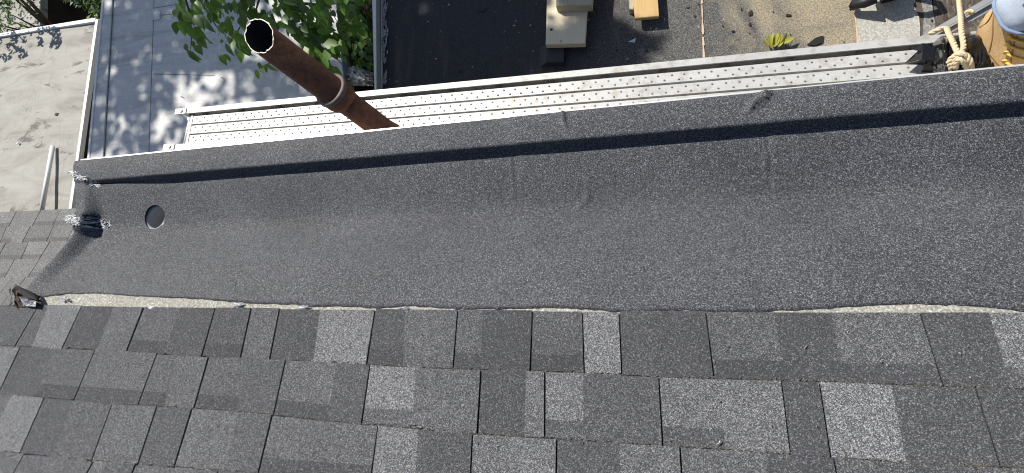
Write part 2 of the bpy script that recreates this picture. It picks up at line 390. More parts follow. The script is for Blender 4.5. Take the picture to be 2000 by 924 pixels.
# drain outlet: a round hole cut through the membrane, with a grey liner below
hc = hit((303.5, 424.5), -0.08); HR = 0.060
for _ in range(4): hc = hit((303.5, 424.5), hz(hc.x, hc.y))
cy = MB(); cy.tube([hc + Vector((0, 0, -0.3)), hc + Vector((0, 0, 0.3))], HR, 48)
cut = put('cutter', cy, M['deck'])
bm_ = memo.modifiers.new('hole', 'BOOLEAN'); bm_.operation = 'DIFFERENCE'; bm_.object = cut; bm_.solver = 'FAST'
dg = bpy.context.evaluated_depsgraph_get(); dg.update()
nm = bpy.data.meshes.new_from_object(memo.evaluated_get(dg)); memo.modifiers.clear()
if len(nm.polygons) > 1000:
    memo.data = nm; nm.name = 'gutter_membrane'
bpy.data.objects.remove(cut)
# drop any wall faces the cut left inside the hole
import bmesh
bm = bmesh.new(); bm.from_mesh(memo.data)
kill = [f for f in bm.faces if math.hypot(f.calc_center_median().x / S - hc.x, f.calc_center_median().y / S - hc.y) < HR * 1.02 and (abs(f.normal.z) < 0.5 or f.calc_center_median().z / S < -0.16)]
bmesh.ops.delete(bm, geom=kill, context='FACES'); bm.to_mesh(memo.data); bm.free()
memo.data.polygons.foreach_set('use_smooth', [True] * len(memo.data.polygons))
dr = MB()
zt = hz(hc.x, hc.y) - 0.004
def ring(z, r): return [Vector((hc.x + r * math.cos(2 * math.pi * k / 40), hc.y + r * math.sin(2 * math.pi * k / 40), z)) for k in range(40)]
rings = [ring(zt, HR * 1.12), ring(zt, HR * 0.93), ring(zt - 0.012, HR * 0.90), ring(zt - 0.06, HR * 0.87), ring(zt - 0.16, HR * 0.80), ring(zt - 0.24, HR * 0.55)]
vs = [v for r_ in rings for v in r_]; fs = [(a * 40 + k, a * 40 + (k + 1) % 40, (a + 1) * 40 + (k + 1) % 40, (a + 1) * 40 + k) for a in range(len(rings) - 1) for k in range(40)]
fs.append(tuple(200 + k for k in range(40))); dr.add(vs, fs)
put('drain_outlet', dr, M['pvc'], house, sm=True)

# body of the house: walls, fascia, felt deck
wb = MB(); wb.hexa([(-2.86, -4, -5), (3.2, -4, -5), (3.2, 0.915, -5), (-2.86, 0.915, -5)], [(-2.86, -4, -0.16), (3.2, -4, -0.16), (3.2, 0.915, -0.16), (-2.86, 0.915, -0.16)])
put('wall', wb, M['wall'], house)
fb = MB(); fb.hexa([(-2.90, 0.905, -0.155), (3.2, 0.905, -0.155), (3.2, 0.935, -0.155), (-2.90, 0.935, -0.155)], [(-2.90, 0.905, -0.03), (3.2, 0.905, -0.03), (3.2, 0.935, -0.03), (-2.90, 0.935, -0.03)])
put('fascia', fb, M['white_paint'], house)
de = MB(); de.hexa([(-2.915, 0.9455, -0.10), (2.8, 0.9455, -0.10), (2.8, 0.952, -0.10), (-2.915, 0.952, -0.10)], [(-2.915, 0.9455, -0.028), (2.8, 0.9455, -0.028), (2.8, 0.953, -0.028), (-2.915, 0.953, -0.028)])
put('drip_edge', de, M['drip'], house)
def rp(x, y, off=0.0): return Vector((x, y, RZ0 + TR * (RY0 - y))) + RN * off
dk = MB(); q = [(edge_x(-4) + 0.03, -4), (3.0, -4), (3.0, 0.15), (edge_x(0.15) + 0.03, 0.15)]
dk.hexa([rp(*a, -0.05) for a in q], [rp(*a, -0.002) for a in q])
put('roof_deck', dk, M['deck'], house)
# beige starter strip, seen as the uneven pale band
stp = MB()
xs = [edge_x(0.15) + 0.15 + i * 0.05 for i in range(115)]
for a, b in zip(xs, xs[1:]):
    if b > 3: break
    yy = [0.07, 0.11, 0.15, 0.18, 0.21, 0.24]
    for y0_, y1_ in zip(yy, yy[1:]):
        zs = lambda x_, y_: min(rp(x_, y_).z + .003, hz(x_, y_) + .0005) if y_ > .1 else rp(x_, y_).z + .003
        stp.hexa([Vector((a, y0_, zs(a, y0_) - .004)), Vector((b, y0_, zs(b, y0_) - .004)), Vector((b, y1_, zs(b, y1_) - .004)), Vector((a, y1_, zs(a, y1_) - .004))], [Vector((a, y0_, zs(a, y0_))), Vector((b, y0_, zs(b, y0_))), Vector((b, y1_, zs(b, y1_))), Vector((a, y1_, zs(a, y1_)))])
put('starter_strip', stp, M['starter'], house)

# ---- shingles
ROWS = [
 [(-500, 596), (0, 599), (118, 599), (300, 602.5), (460, 604), (700, 606), (900, 609), (1200, 612), (1990, 613.5), (2500, 614)],
 [(-500, 655), (0, 677), (79, 681), (187, 685), (312, 694), (416, 700), (561, 706), (670, 711), (807, 719.5), (941, 725), (1142, 729), (1300, 739), (1520, 744), (1733, 753), (1970, 762), (2500, 782)],
 [(-500, 741), (0, 771), (91, 779), (224, 791), (382, 800), (536, 812), (650, 826), (741, 832), (926, 849), (1087, 859), (1347, 875), (1544, 889), (1773, 906), (2000, 915), (2500, 940)],
 [(-500, 846), (0, 883), (187, 902), (353, 914), (560, 930), (1000, 962), (1500, 998), (2000, 1030), (2500, 1062)],
 [(-500, 965), (0, 1012), (353, 1046), (1000, 1100), (1500, 1140), (2000, 1178), (2500, 1216)],
]
# each row: list of (top x, bottom x, 'c' = cut through / 't' = change of granule blend, tone of the stretch to the RIGHT, dark head band?)
R1 = [(-420, -540, 'c', .4, 0), (-250, -345, 'c', .55, 0), (-110, -185, 'c', .3, 0), (0, -60, 't', .32, 0), (79, 30, 'c', .34, 0), (98, 64, 't', .74, 0), (164, 122, 'c', .14, 0), (228, 191, 't', .52, 0), (285, 247, 'c', .40, 1), (356, 322, 't', .22, 0), (424, 394, 'c', .28, 1),
      (494, 470, 'c', .45, 0), (549, 527, 'c', .22, 0), (629, 613, 't', .76, 0), (735, 716, 'c', .20, 1), (794, 788, 't', .46, 0), (896, 885, 'c', .46, 1), (945, 940, 't', .16, 0), (1041, 1035, 'c', .40, 1), (1138, 1141, 'c', .82, 0), (1209, 1214, 'c', .30, 0), (1276, 1280, 't', .22, 0), (1377, 1394, 'c', .46, 1),
      (1511, 1534, 't', .20, 0), (1621, 1648, 't', .50, 1), (1792, 1841, 'c', .26, 0), (1926, 1974, 't', .76, 1), (2060, 2120, 'c', .3, 0), (2200, 2280, 'c', .6, 0), (2330, 2420, 'c', .4, 0)]
R2 = [(-400, -535, 'c', .4, 0), (-240, -350, 'c', .6, 0), (-110, -190, 'c', .7, 0), (46, -2, 'c', .28, 0), (110, 70, 't', .40, 1), (191, 145, 'c', .50, 1), (311, 270, 'c', .46, 1), (350, 322, 't', .54, 0), (411, 379, 'c', .42, 1), (490, 462, 't', .36, 0), (561, 535, 'c', .50, 1), (661, 640, 't', .30, 0), (725, 706, 'c', .80, 1), (815, 807, 't', .52, 0),
      (941, 932, 'c', .28, 0), (1030, 1024, 't', .66, 0), (1065, 1063.5, 'c', .74, 1), (1140, 1141, 't', .36, 0), (1286, 1294, 'c', .64, 1), (1406, 1416, 't', .66, 0), (1524, 1543, 'c', .24, 0), (1597, 1621, 'c', .80, 0), (1737, 1769, 't', .30, 0), (1899, 1952, 'c', .26, 0), (2040, 2110, 'c', .6, 0), (2190, 2270, 'c', .35, 0), (2340, 2440, 'c', .5, 0)]
R3 = [(-380, -520, 'c', .4, 0), (-220, -340, 'c', .3, 0), (-60, -120, 'c', .5, 0), (30, -30, 't', .74, 0), (92, 40, 'c', .26, 0), (150, 105, 't', .42, 0), (224, 180, 'c', .50, 0), (311, 270, 'c', .32, 0), (379, 341, 'c', .56, 0), (470, 440, 't', .42, 0), (535, 505, 'c', .52, 1), (741, 724, 'c', .74, 0), (821, 812, 't', .32, 0),
      (925, 918, 'c', .64, 0), (1000, 996, 't', .70, 0), (1088, 1085, 'c', .32, 0), (1210, 1214, 't', .62, 0), (1327, 1334, 'c', .50, 0), (1493, 1508, 't', .22, 0), (1625, 1648, 'c', .42, 0), (1773, 1802, 't', .30, 0), (1900, 1940, 'c', .5, 0), (2040, 2100, 'c', .6, 0), (2200, 2280, 'c', .3, 0)]
R4 = [(-350, -500, 'c', .4, 0), (-160, -260, 'c', .5, 0), (53, -20, 'c', .46, 0), (188, 120, 'c', .6, 0), (215, 160, 't', .36, 0), (270, 215, 'c', .5, 0), (430, 390, 'c', .4, 0), (600, 570, 'c', .6, 0), (800, 785, 'c', .3, 0), (1000, 1000, 'c', .5, 0), (1200, 1215, 'c', .6, 0), (1420, 1450, 'c', .3, 0), (1640, 1690, 'c', .5, 0), (1850, 1920, 'c', .4, 0), (2060, 2150, 'c', .5, 0), (2280, 2390, 'c', .5, 0)]
rng = random.Random(3)
def shingle_row(rows, k, segs, hitf, nrm, parent, mt='shingle', gap=0.0055, gap_r=0.003, tilt=(0.013, 0.005)):
    top, bot = rows[k], rows[k + 1]
    cuts = [i for i, s in enumerate(segs) if s[2] == 'c']
    for a, b in zip(cuts, cuts[1:]):
        mb = MB(); hb = tilt[0] + rng.uniform(-0.0015, 0.002); hh = tilt[1]
        drop = rng.uniform(-0.0035, 0.0035)
        bounds = segs[a:b + 1]
        gl = lerp(gap, gap_r, min(1, max(0, bounds[0][0] / 1400))) * rng.uniform(0.8, 1.3); gr = gl * 0.3
        for i in range(len(bounds) - 1):
            s0, s1 = bounds[i], bounds[i + 1]; tone = s0[3]
            A = hitf((s0[0], poly_y(top, s0[0]))); B = hitf((s1[0], poly_y(top, s1[0])))
            D = hitf((s0[1], poly_y(bot, s0[1]))); Cc = hitf((s1[1], poly_y(bot, s1[1])))
            ux = (B - A).normalized()
            if i == 0: A = A + ux * gl; D = D + ux * gl
            if i == len(bounds) - 2: B = B - ux * gr; Cc = Cc - ux * gr
            dn = ((A + B) / 2 - (Cc + D) / 2); dn.normalize()
            A = A + dn * drop; B = B + dn * drop
            nsub = max(1, int((B - A).length / 0.06))
            ts = [0, 0.72, 1.1] if s0[4] else [0, 1.1]
            for m_ in range(nsub):
                f0, f1 = m_ / nsub, (m_ + 1) / nsub
                for t0, t1 in zip(ts, ts[1:]):
                    tn = tone if t0 < 0.5 else max(0.02, tone - 0.33)
                    P = []
                    for ff, tt in ((f0, t1), (f1, t1), (f1, t0), (f0, t0)):
                        p = lerp(lerp(A, B, ff), lerp(D, Cc, ff), tt)
                        w = 0.0012 * noise.noise(p * 23) if tt == 0 else 0
                        P.append((p + dn * w, lerp(hb, hh, tt) + 0.001 * noise.noise(p * 11)))
                    n0 = len(mb.v)
                    mb.v += [p + nrm * h for p, h in P]; mb.f.append((n0, n0 + 1, n0 + 2, n0 + 3)); mb.t.append(tn)
                    if t0 == 0:
                        mb.v += [P[3][0], P[2][0]]; mb.f.append((n0 + 3, n0 + 2, n0 + 5, n0 + 4)); mb.t.append(tn)
                    for (on, e0, e1) in ((i == 0 and m_ == 0, 0, 3), (i == len(bounds) - 2 and m_ == nsub - 1, 2, 1)):
                        if on:
                            n2 = len(mb.v); mb.v += [mb.v[n0 + e0], mb.v[n0 + e1], P[e1][0], P[e0][0]]; mb.f.append((n2, n2 + 1, n2 + 2, n2 + 3)); mb.t.append(tn)
        put('shingle', mb, M[mt], parent, tone=True)
for k, R in enumerate((R1, R2, R3, R4)): shingle_row(ROWS, k, R, hitr, RN, house)
# courses further up the slope, out of the frame
yb = hitr((1000, 1100)).y
for k in range(5):
    y1 = yb - 0.2 * k; x = max(edge_x(y1 - .25), edge_x(y1)) + .01
    while x < 2.9:
        w_ = rng.uniform(0.2, 0.42); mb = MB(); q0 = [(x, y1 - 0.23), (x + w_ - 0.006, y1 - 0.23), (x + w_ - 0.006, y1), (x, y1)]
        mb.hexa([rp(*a, 0) for a in q0], [rp(*q0[0], 0.004), rp(*q0[1], 0.004), rp(*q0[2], 0.014), rp(*q0[3], 0.014)], rng.uniform(.2, .8)); put('shingle', mb, M['shingle'], house, tone=True); x += w_

cr_ = MB(); rr = random.Random(55)
spots = [(1405, 864), (942, 845), (590, 816), (801, 832), (1571, 681), (1718, 709), (808, 830), (974, 873), (1403, 868), (1996, 714)] + [(rr.uniform(10, 1990), rr.uniform(620, 915)) for _ in range(70)]
for i, p_ in enumerate(spots):
    p = hitr(p_, .014); a = rr.uniform(0, 6.28); l_, w_ = (rr.uniform(.005, .011), rr.uniform(.0015, .003)) if i < 10 else (rr.uniform(.002, .005), rr.uniform(.001, .002))
    u = Vector((math.cos(a), math.sin(a), -TR * math.sin(a))); v = RN.cross(u)
    cr_.add([p - u * l_, p + v * w_, p + u * l_, p - v * w_, p + RN * .004], [(0, 1, 4), (1, 2, 4), (2, 3, 4), (3, 0, 4)])
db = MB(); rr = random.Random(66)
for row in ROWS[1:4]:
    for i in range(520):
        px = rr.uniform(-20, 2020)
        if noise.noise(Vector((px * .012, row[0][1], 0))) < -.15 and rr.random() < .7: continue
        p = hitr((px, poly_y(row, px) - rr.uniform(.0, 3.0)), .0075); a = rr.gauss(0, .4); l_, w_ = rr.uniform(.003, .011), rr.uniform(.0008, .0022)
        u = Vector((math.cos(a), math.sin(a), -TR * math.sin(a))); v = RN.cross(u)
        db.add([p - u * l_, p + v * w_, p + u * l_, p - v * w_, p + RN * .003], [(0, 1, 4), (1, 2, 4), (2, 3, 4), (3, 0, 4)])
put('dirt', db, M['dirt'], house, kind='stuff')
put('pale_crumbs', cr_, M['starter'], house, kind='stuff')

# ---- sealant smears and torn flashing at the left corner
def smear(name, pts, zf, n, mat, size, seed, lift=0.0055, spread=0.3):
    r = random.Random(seed); mb = MB()
    for i in range(n):
        t = r.random() * (len(pts) - 1); a, b = pts[int(t)], pts[int(t) + 1]; f_ = t - int(t)
        wd = lerp(a[2], b[2], f_)
        px = lerp(a[0], b[0], f_); py = lerp(a[1], b[1], f_) + r.uniform(-1, 1) * wd
        p = hit((px, py), zf); p.z = hz(p.x, p.y) + lift + r.uniform(0, 0.003)
        ang = r.gauss(0, spread); l = size * r.uniform(0.6, 1.8); w_ = size * r.uniform(0.15, 0.4); k = 7; vs = [p + Vector((0, 0, 0.0018))]
        for j in range(k):
            aa = 2 * math.pi * j / k; rr = r.uniform(0.7, 1.2); dx, dy = l * math.cos(aa) * rr, w_ * math.sin(aa) * rr
            qx, qy = p.x + dx * math.cos(ang) - dy * math.sin(ang), p.y + dx * math.sin(ang) + dy * math.cos(ang)
            vs.append(Vector((qx, qy, hz(qx, qy) + lift - 0.001)))
        mb.add(vs, [(0, 1 + j, 1 + (j + 1) % k) for j in range(k)])
    return put(name, mb, mat, house, sm=True, kind='stuff')
smear('sealant_smear', [(139, 338, 2), (150, 343, 6), (168, 351, 6), (186, 360, 3)], 0.0, 110, M['sealant'], 0.011, 1, spread=0.5)
smear('sealant_smear', [(138, 429, 7), (150, 432, 10), (168, 433, 10), (180, 433, 7)], 0.0, 190, M['sealant'], 0.010, 2)
smear('tar_smear', [(183, 430, 6), (192, 436, 4), (181, 446, 3)], -0.04, 22, M['tar'], 0.013, 5, spread=0.9)
smear('sealant_smear', [(188, 436, 4), (200, 438, 4), (213, 438, 5)], -0.05, 20, M['sealant'], 0.009, 3, spread=0.7)
smear('tar_smear', [(180, 352, 3), (188, 358, 3), (200, 362, 2)], -0.03, 12, M['tar'], 0.012, 8, spread=0.6)
for sd, (px, py, wd) in enumerate([(300, 602, 5), (470, 599, 6), (130, 586, 5), (597, 602, 3), (792, 604, 2)]):
    r = random.Random(40 + sd); mb = MB()
    for i in range(9):
        p = hitr((px + r.uniform(-7, 7), py + r.uniform(-wd, wd) * 0.7), 0.012); k = 6
        vs = [p + RN * 0.008] + [p + Vector((r.uniform(.6, 1.2) * 0.011 * math.cos(j), r.uniform(.6, 1.2) * 0.006 * math.sin(j), 0)) for j in range(k)]
        mb.add(vs, [(0, 1 + j, 1 + (j + 1) % k) for j in range(k)])
    put('sealant_smear', mb, M['sealant'], house, sm=True, kind='stuff')
tf = MB(); r = random.Random(9)                # torn flashing: a crumpled flap
grid = [[None] * 9 for _ in range(7)]
for i in range(7):
    for j in range(9):
        px = lerp(38, 88, j / 8) + r.uniform(-2, 2); py = lerp(600, 557 + 18 * abs(j / 8 - 0.35) * 2, i / 6) + r.uniform(-2, 2)
        p = hitr((px, py)); p.z += 0.012 + 0.045 * math.sin(math.pi * j / 8) * smooth(0, 1, i / 6) * r.uniform(0.5, 1.2) + r.uniform(0, 0.02); grid[i][j] = p
vs = [p for row in grid for p in row]
tf.add(vs, [(i * 9 + j, i * 9 + j + 1, (i + 1) * 9 + j + 1, (i + 1) * 9 + j) for i in range(6) for j in range(8)])
put('torn_flashing', tf, M['burnt'], house)
tb = MB(); tb.add([grid[0][3] + RN * .01, grid[0][8] + RN * .008, grid[2][8] + RN * .02, grid[2][4] + RN * .025], [(0, 1, 2, 3)]); put('sealant_patch', tb, M['sealant'], house)
tb = MB()
for j in range(7): tb.add([grid[j][0] + Vector((0, 0, .014)), lerp(grid[j][0], grid[j][1], .35) + Vector((0, 0, .016)), lerp(grid[min(6, j + 1)][0], grid[min(6, j + 1)][1], .5) + Vector((0.004, 0.004, .016)), grid[min(6, j + 1)][0] + Vector((0, 0.004, .014))], [(0, 1, 2, 3)])
put('torn_edge', tb, M['chip_dark'], house)
tb = MB(); tb.add([grid[6][4] + RN * .012, grid[6][7] + RN * .012, grid[3][8] + RN * .02, grid[3][5] + RN * .02], [(0, 1, 2, 3)]); put('tar_patch', tb, M['tar'], house)
for a in (-2.2, -0.5, 1.0):                    # steel arms that carry the plank
    mb = MB(); mb.box((a, 1.06, -0.3485), (0.035, 0.28, 0.03)); mb.tube([(a, 0.92, -0.75), (a, 1.18, -0.360)], 0.014, 8); put('support_arm', mb, M['alu_dull'], house)

# ------------------------------------------------------------------ rusty flue pipe beside the eave
PB = hit((722, 250), -0.13); PB.y += 0.04
PT = hit((506, 70), 0.27)
pipe = thing('flue_pipe', (PB.x, PB.y, -1.2), 'rusty brown iron flue pipe with open top leaning over the eave', 'pipe')
ax = (PT - PB).normalized(); TOT = (PT - PB).length
def at(t): return PB + ax * (TOT * t)
view = (Vector((0, 0, H)) - PT).normalized()
r1, r2 = 0.066, 0.056
sd = ax.cross(view).normalized(); fr = sd.cross(ax).normalized()
N = 40
cph = ax.dot(view); sph = math.sqrt(1 - cph * cph)
KT = (cph - 0.86) / sph; KH = (cph - 0.42) / sph      # slanted cut of the top, slight slant of the hub
def top_ring(rad, jit=0.0):
    out = []
    for k in range(N):
        a = 2 * math.pi * k / N; rv = sd * math.cos(a) * rad + fr * math.sin(a) * rad
        s_ = rad * (0.16 * math.cos(a) + KT * math.sin(a)) + jit * noise.noise(Vector((math.cos(a) * 4, math.sin(a) * 4, 0.5)))
        out.append(PT + rv + ax * s_)
    return out
def c_ring(t, rad, kk=0.0): return [at(t) + sd * math.cos(2 * math.pi * k / N) * rad + fr * math.sin(2 * math.pi * k / N) * rad + ax * (kk * rad * math.sin(2 * math.pi * k / N)) for k in range(N)]
def loft(rings):
    mb = MB(); n = len(rings[0]); vs = [v for r_ in rings for v in r_]
    mb.add(vs, [(a * n + k, a * n + (k + 1) % n, (a + 1) * n + (k + 1) % n, (a + 1) * n + k) for a in range(len(rings) - 1) for k in range(n)]); return mb
put('upper_barrel', loft([c_ring(0.33, r1, KH), c_ring(0.5, r1, KH), c_ring(0.62, r1, KH), top_ring(r1, 0.006)]), M['rust'], pipe, sm=True)
put('cut_rim', loft([top_ring(r1 * 1.004, 0.008), top_ring(r1 * 0.95, 0.008)]), M['rim'], pipe)
put('bore', loft([top_ring(r1 * 0.95, 0.008), c_ring(0.55, r1 * .92, KH), c_ring(0.41, r1 * .92), c_ring(0.40, 0.001)]), M['bore_black'], pipe, sm=True)
put('hub', loft([c_ring(0.20, r2, 0), c_ring(0.235, r2 * 1.06, KH * .3), c_ring(0.275, r1 * 1.08, KH * .8), c_ring(0.30, r1 * 1.14, KH), c_ring(0.365, r1 * 1.16, KH)]), M['rust'], pipe, sm=True)
put('hub_rim', loft([c_ring(0.355, r1 * 1.165, KH), c_ring(0.362, r1 * 1.22, KH), c_ring(0.385, r1 * 1.22, KH), c_ring(0.395, r1 * 1.19, KH), c_ring(0.390, r1 * 1.0, KH)]), M['hubrim'], pipe, sm=True)
lowp = [at(0.25), at(0.12), at(0.0), at(-0.14), at(-0.20) + Vector((0, .01, -.02)), Vector((at(-0.2).x, at(-0.2).y + 0.02, -0.45)), Vector((at(-0.2).x, at(-0.2).y + 0.02, -1.2))]
mb = MB(); mb.tube(lowp, r2, 32); put('lower_barrel', mb, M['rust'], pipe, sm=True)

# ------------------------------------------------------------------ aluminium scaffold plank
PZ = -0.25
a0 = hit((345, 214), PZ); a1 = hit((1800, 71), PZ)
pd = Vector((a1.x - a0.x, a1.y - a0.y, 0)).normalized(); pn = Vector((pd.y, -pd.x, 0))   # pn points to the house
PL = 4.05
plank = thing('scaffold_plank', (a0.x + PL / 2 * pd.x, a0.y + PL / 2 * pd.y - 0.12, PZ - 0.07), 'long aluminium scaffold plank with studded deck boards laid along the eave', 'scaffold plank')
O0 = Vector((a0.x, a0.y, 0))
def pp(l, w, z): return O0 + pd * l + pn * w + Vector((0, 0, z))
def pbox(mb, l0, l1, w0, w1, z0, z1):
    return mb.hexa([pp(l0, w0, z0), pp(l0, w1, z0), pp(l1, w1, z0), pp(l1, w0, z0)], [pp(l0, w0, z1), pp(l0, w1, z1), pp(l1, w1, z1), pp(l1, w0, z1)])
WT = 0.245
for w0, w1, l0 in ((0.0, 0.030, 0.0), (WT - 0.030, WT, -0.03)):
    mb = MB(); pbox(mb, l0, PL, w0, w1, PZ - 0.006, PZ); ww = (w0 + 0.002, w0 + 0.008) if w0 < 0.1 else (w1 - 0.008, w1 - 0.002)
    pbox(mb, l0 + 0.002, PL, ww[0], ww[1], PZ - 0.075, PZ - 0.0065); pbox(mb, l0, PL, w0, w1, PZ - 0.081, PZ - 0.0755)
    rail = put('side_rail', mb, M['alu'], plank)
    mb = MB(); pbox(mb, l0 - 0.004, l0 + 0.075, w0 - 0.002, w1 + 0.002, PZ + 0.0005, PZ + 0.004)
    mb.tube([pp(l0 + 0.042, (w0 + w1) / 2, PZ + 0.004), pp(l0 + 0.042, (w0 + w1) / 2, PZ + 0.009)], 0.009, 10); put('end_plate', mb, M['alu'], rail)
BW, BG = 0.0475, 0.0098; b0 = 0.048
r = random.Random(5)
for k in range(3):
    w0 = b0 + k * (BW + BG); w1 = w0 + BW; mb = MB(); zt = PZ - 0.010
    NS = 40
    for i in range(NS):                          # a very slightly uneven board, several lengths
        l0, l1 = 0.125 + (PL - 0.125) * i / NS, 0.125 + (PL - 0.125) * (i + 1) / NS
        ztop = [zt + 0.0012 * noise.noise(Vector((l * 2.3, k * 5, 0))) for l in (l0, l1)]
        mb.hexa([pp(l0, w0, zt - 0.02), pp(l0, w1, zt - 0.02), pp(l1, w1, zt - 0.02), pp(l1, w0, zt - 0.02)], [pp(l0, w0, ztop[0]), pp(l0, w1, ztop[0]), pp(l1, w1, ztop[1]), pp(l1, w0, ztop[1])])
    board = put('deck_board', mb, M['alu'], plank)
    sb = MB(); i = 0; l = 0.15
    while l < PL - 0.05:
        for row, off in ((0.27, 0.0), (0.73, 0.026)):
            c = pp(l + off + r.uniform(-.003, .003), w0 + BW * row, zt); R_ = 0.0050
            vs = [c + Vector((R_ * math.cos(j * math.pi / 3), R_ * math.sin(j * math.pi / 3), 0)) for j in range(6)] + [c + Vector((0.55 * R_ * math.cos(j * math.pi / 3), 0.55 * R_ * math.sin(j * math.pi / 3), 0.0042)) for j in range(6)]
            sb.add(vs, [(j, (j + 1) % 6, 6 + (j + 1) % 6, 6 + j) for j in range(6)] + [tuple(range(6, 12))])
        l += 0.053
    put('stud', sb, M['stud'], board, kind='stuff')
l = 0.16
while l < PL:
    mb = MB(); mb.tube([pp(l, 0.006, PZ - 0.048), pp(l, WT - 0.006, PZ - 0.048)], 0.016, 10); put('cross_bar', mb, M['alu_dull'], plank, sm=True); l += 0.25
mb = MB(); mb.tube([pp(0.085, 0.008, PZ - 0.03), pp(0.085, WT - 0.008, PZ - 0.03)], 0.0135, 14); put('end_bar', mb, M['alu'], plank, sm=True)
mb = MB(); pbox(mb, 0.106, 0.122, b0 - 0.004, b0 + 3 * BW + 2 * BG + 0.004, PZ - 0.034, PZ - 0.008); put('end_strip', mb, M['alu'], plank)

# ------------------------------------------------------------------ lower black flat roof
BZ = -1.2
def bq(pts, z=BZ): return [hit(p, z) for p in pts]
def ext(p, q, y):                               # extend the line p->q (plan) to a given y
    t = (y - p.y) / (q.y - p.y); return p + (q - p) * t
seams = [((746, 0), (746, 165)), ((1371, 15.6), (1374.5, 108)), ((1667.5, 7.8), (1675, 78)), ((1786, 2), (1793, 55)), ((1802, 2), (1806, 55)), ((1823, 2), (1826, 35)), ((2500, 0), (2520, 40))]
lines = [(ext(hit(a, BZ), hit(b, BZ), 5.2), ext(hit(a, BZ), hit(b, BZ), 0.92)) for a, b in seams]
flat = thing('flat_roof', (0.6, 3, -5), 'lower flat roof of black roll roofing partly covered in tan sawdust', 'flat roof')
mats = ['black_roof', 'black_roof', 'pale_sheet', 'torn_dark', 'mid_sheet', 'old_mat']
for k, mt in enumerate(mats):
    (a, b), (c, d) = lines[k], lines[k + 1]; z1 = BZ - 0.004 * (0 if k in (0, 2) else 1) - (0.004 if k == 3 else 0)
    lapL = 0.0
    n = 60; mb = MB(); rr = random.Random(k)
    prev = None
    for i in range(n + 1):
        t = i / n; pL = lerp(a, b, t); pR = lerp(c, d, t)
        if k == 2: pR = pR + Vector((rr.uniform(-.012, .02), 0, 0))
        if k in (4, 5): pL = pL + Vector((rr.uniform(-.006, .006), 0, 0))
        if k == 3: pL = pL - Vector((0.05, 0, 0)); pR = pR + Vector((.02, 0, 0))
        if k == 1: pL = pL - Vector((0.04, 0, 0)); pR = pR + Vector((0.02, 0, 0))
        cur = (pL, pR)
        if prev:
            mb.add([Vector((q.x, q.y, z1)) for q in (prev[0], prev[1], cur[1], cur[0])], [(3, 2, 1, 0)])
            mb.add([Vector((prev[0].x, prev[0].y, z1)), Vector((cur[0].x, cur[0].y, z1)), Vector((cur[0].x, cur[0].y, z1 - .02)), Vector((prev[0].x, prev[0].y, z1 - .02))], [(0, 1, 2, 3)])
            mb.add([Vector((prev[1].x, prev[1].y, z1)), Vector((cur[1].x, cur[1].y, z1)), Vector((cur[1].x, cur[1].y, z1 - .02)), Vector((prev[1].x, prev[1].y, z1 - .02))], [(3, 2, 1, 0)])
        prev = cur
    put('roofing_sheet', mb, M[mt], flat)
# sawdust lines caught on the two seams
for k in (1, 2):
    mb = MB(); a, b = lines[k]; rr = random.Random(20 + k); n = 90; off = 0.012
    for i in range(n):
        p = lerp(a, b, (i + rr.random()) / n); w_ = rr.uniform(0.003, 0.008); l_ = 0.03
        mb.add([p + Vector((-w_, -l_, .0016)), p + Vector((w_, -l_, .0016)), p + Vector((w_ * .6, l_, .0022)), p + Vector((-w_ * .6, l_, .0022))], [(0, 1, 2, 3)])
    put('sawdust_ridge', mb, M['chip_pale'], flat, kind='stuff')
mb = MB(); a, b = lines[0]; mb.prism([(a.x + .01, 5.2), (b.x + .01, .92), (5.5, .92), (5.5, 5.2)], -5, BZ - 0.03); put('wall', mb, M['wall'], flat)
# raised curb on the left edge: white cap, drab inner face
def curb(px0, px1, ztop):
    mb = MB(); a0_, b0_ = ext(hit((px0, 0), ztop), hit((px0 + 4, 165), ztop), 5.2), ext(hit((px0, 0), ztop), hit((px0 + 4, 165), ztop), .92)
    a1_, b1_ = ext(hit((px1, 0), ztop), hit((px1 + 1, 165), ztop), 5.2), ext(hit((px1, 0), ztop), hit((px1 + 1, 165), ztop), .92)
    q = [b0_, b1_, a1_, a0_]
    return q
q = curb(727, 734, BZ + 0.07)
mb = MB(); mb.hexa([Vector((p.x, p.y, BZ + 0.062)) for p in q], [Vector((p.x, p.y, BZ + 0.07)) for p in q]); put('curb_cap', mb, M['white_paint'], flat)
mb = MB(); a, b = lines[0]; mb.hexa([Vector((q[0].x + .004, q[0].y, -1.9)), Vector((b.x - .004, b.y, -1.9)), Vector((a.x - .004, a.y, -1.9)), Vector((q[3].x + .004, q[3].y, -1.9))],
     [Vector((q[0].x + .004, q[0].y, BZ + 0.0615)), Vector((q[1].x - .002, q[1].y, BZ + 0.0615)), Vector((q[2].x - .002, q[2].y, BZ + .0615)), Vector((q[3].x + .004, q[3].y, BZ + .0615))])
put('curb', mb, M['curb_side'], flat)
mb = MB(); mb.hexa([b + Vector((-.006, 0, -.01)), b + Vector((.006, 0, -.01)), a + Vector((.006, 0, -.01)), a + Vector((-.006, 0, -.01))], [b + Vector((-.006, 0, .006)), b + Vector((.006, 0, .006)), a + Vector((.006, 0, .006)), a + Vector((-.006, 0, .006))])
put('edge_flashing', mb, M['drip'], flat)
mb = MB(); rr = random.Random(77)
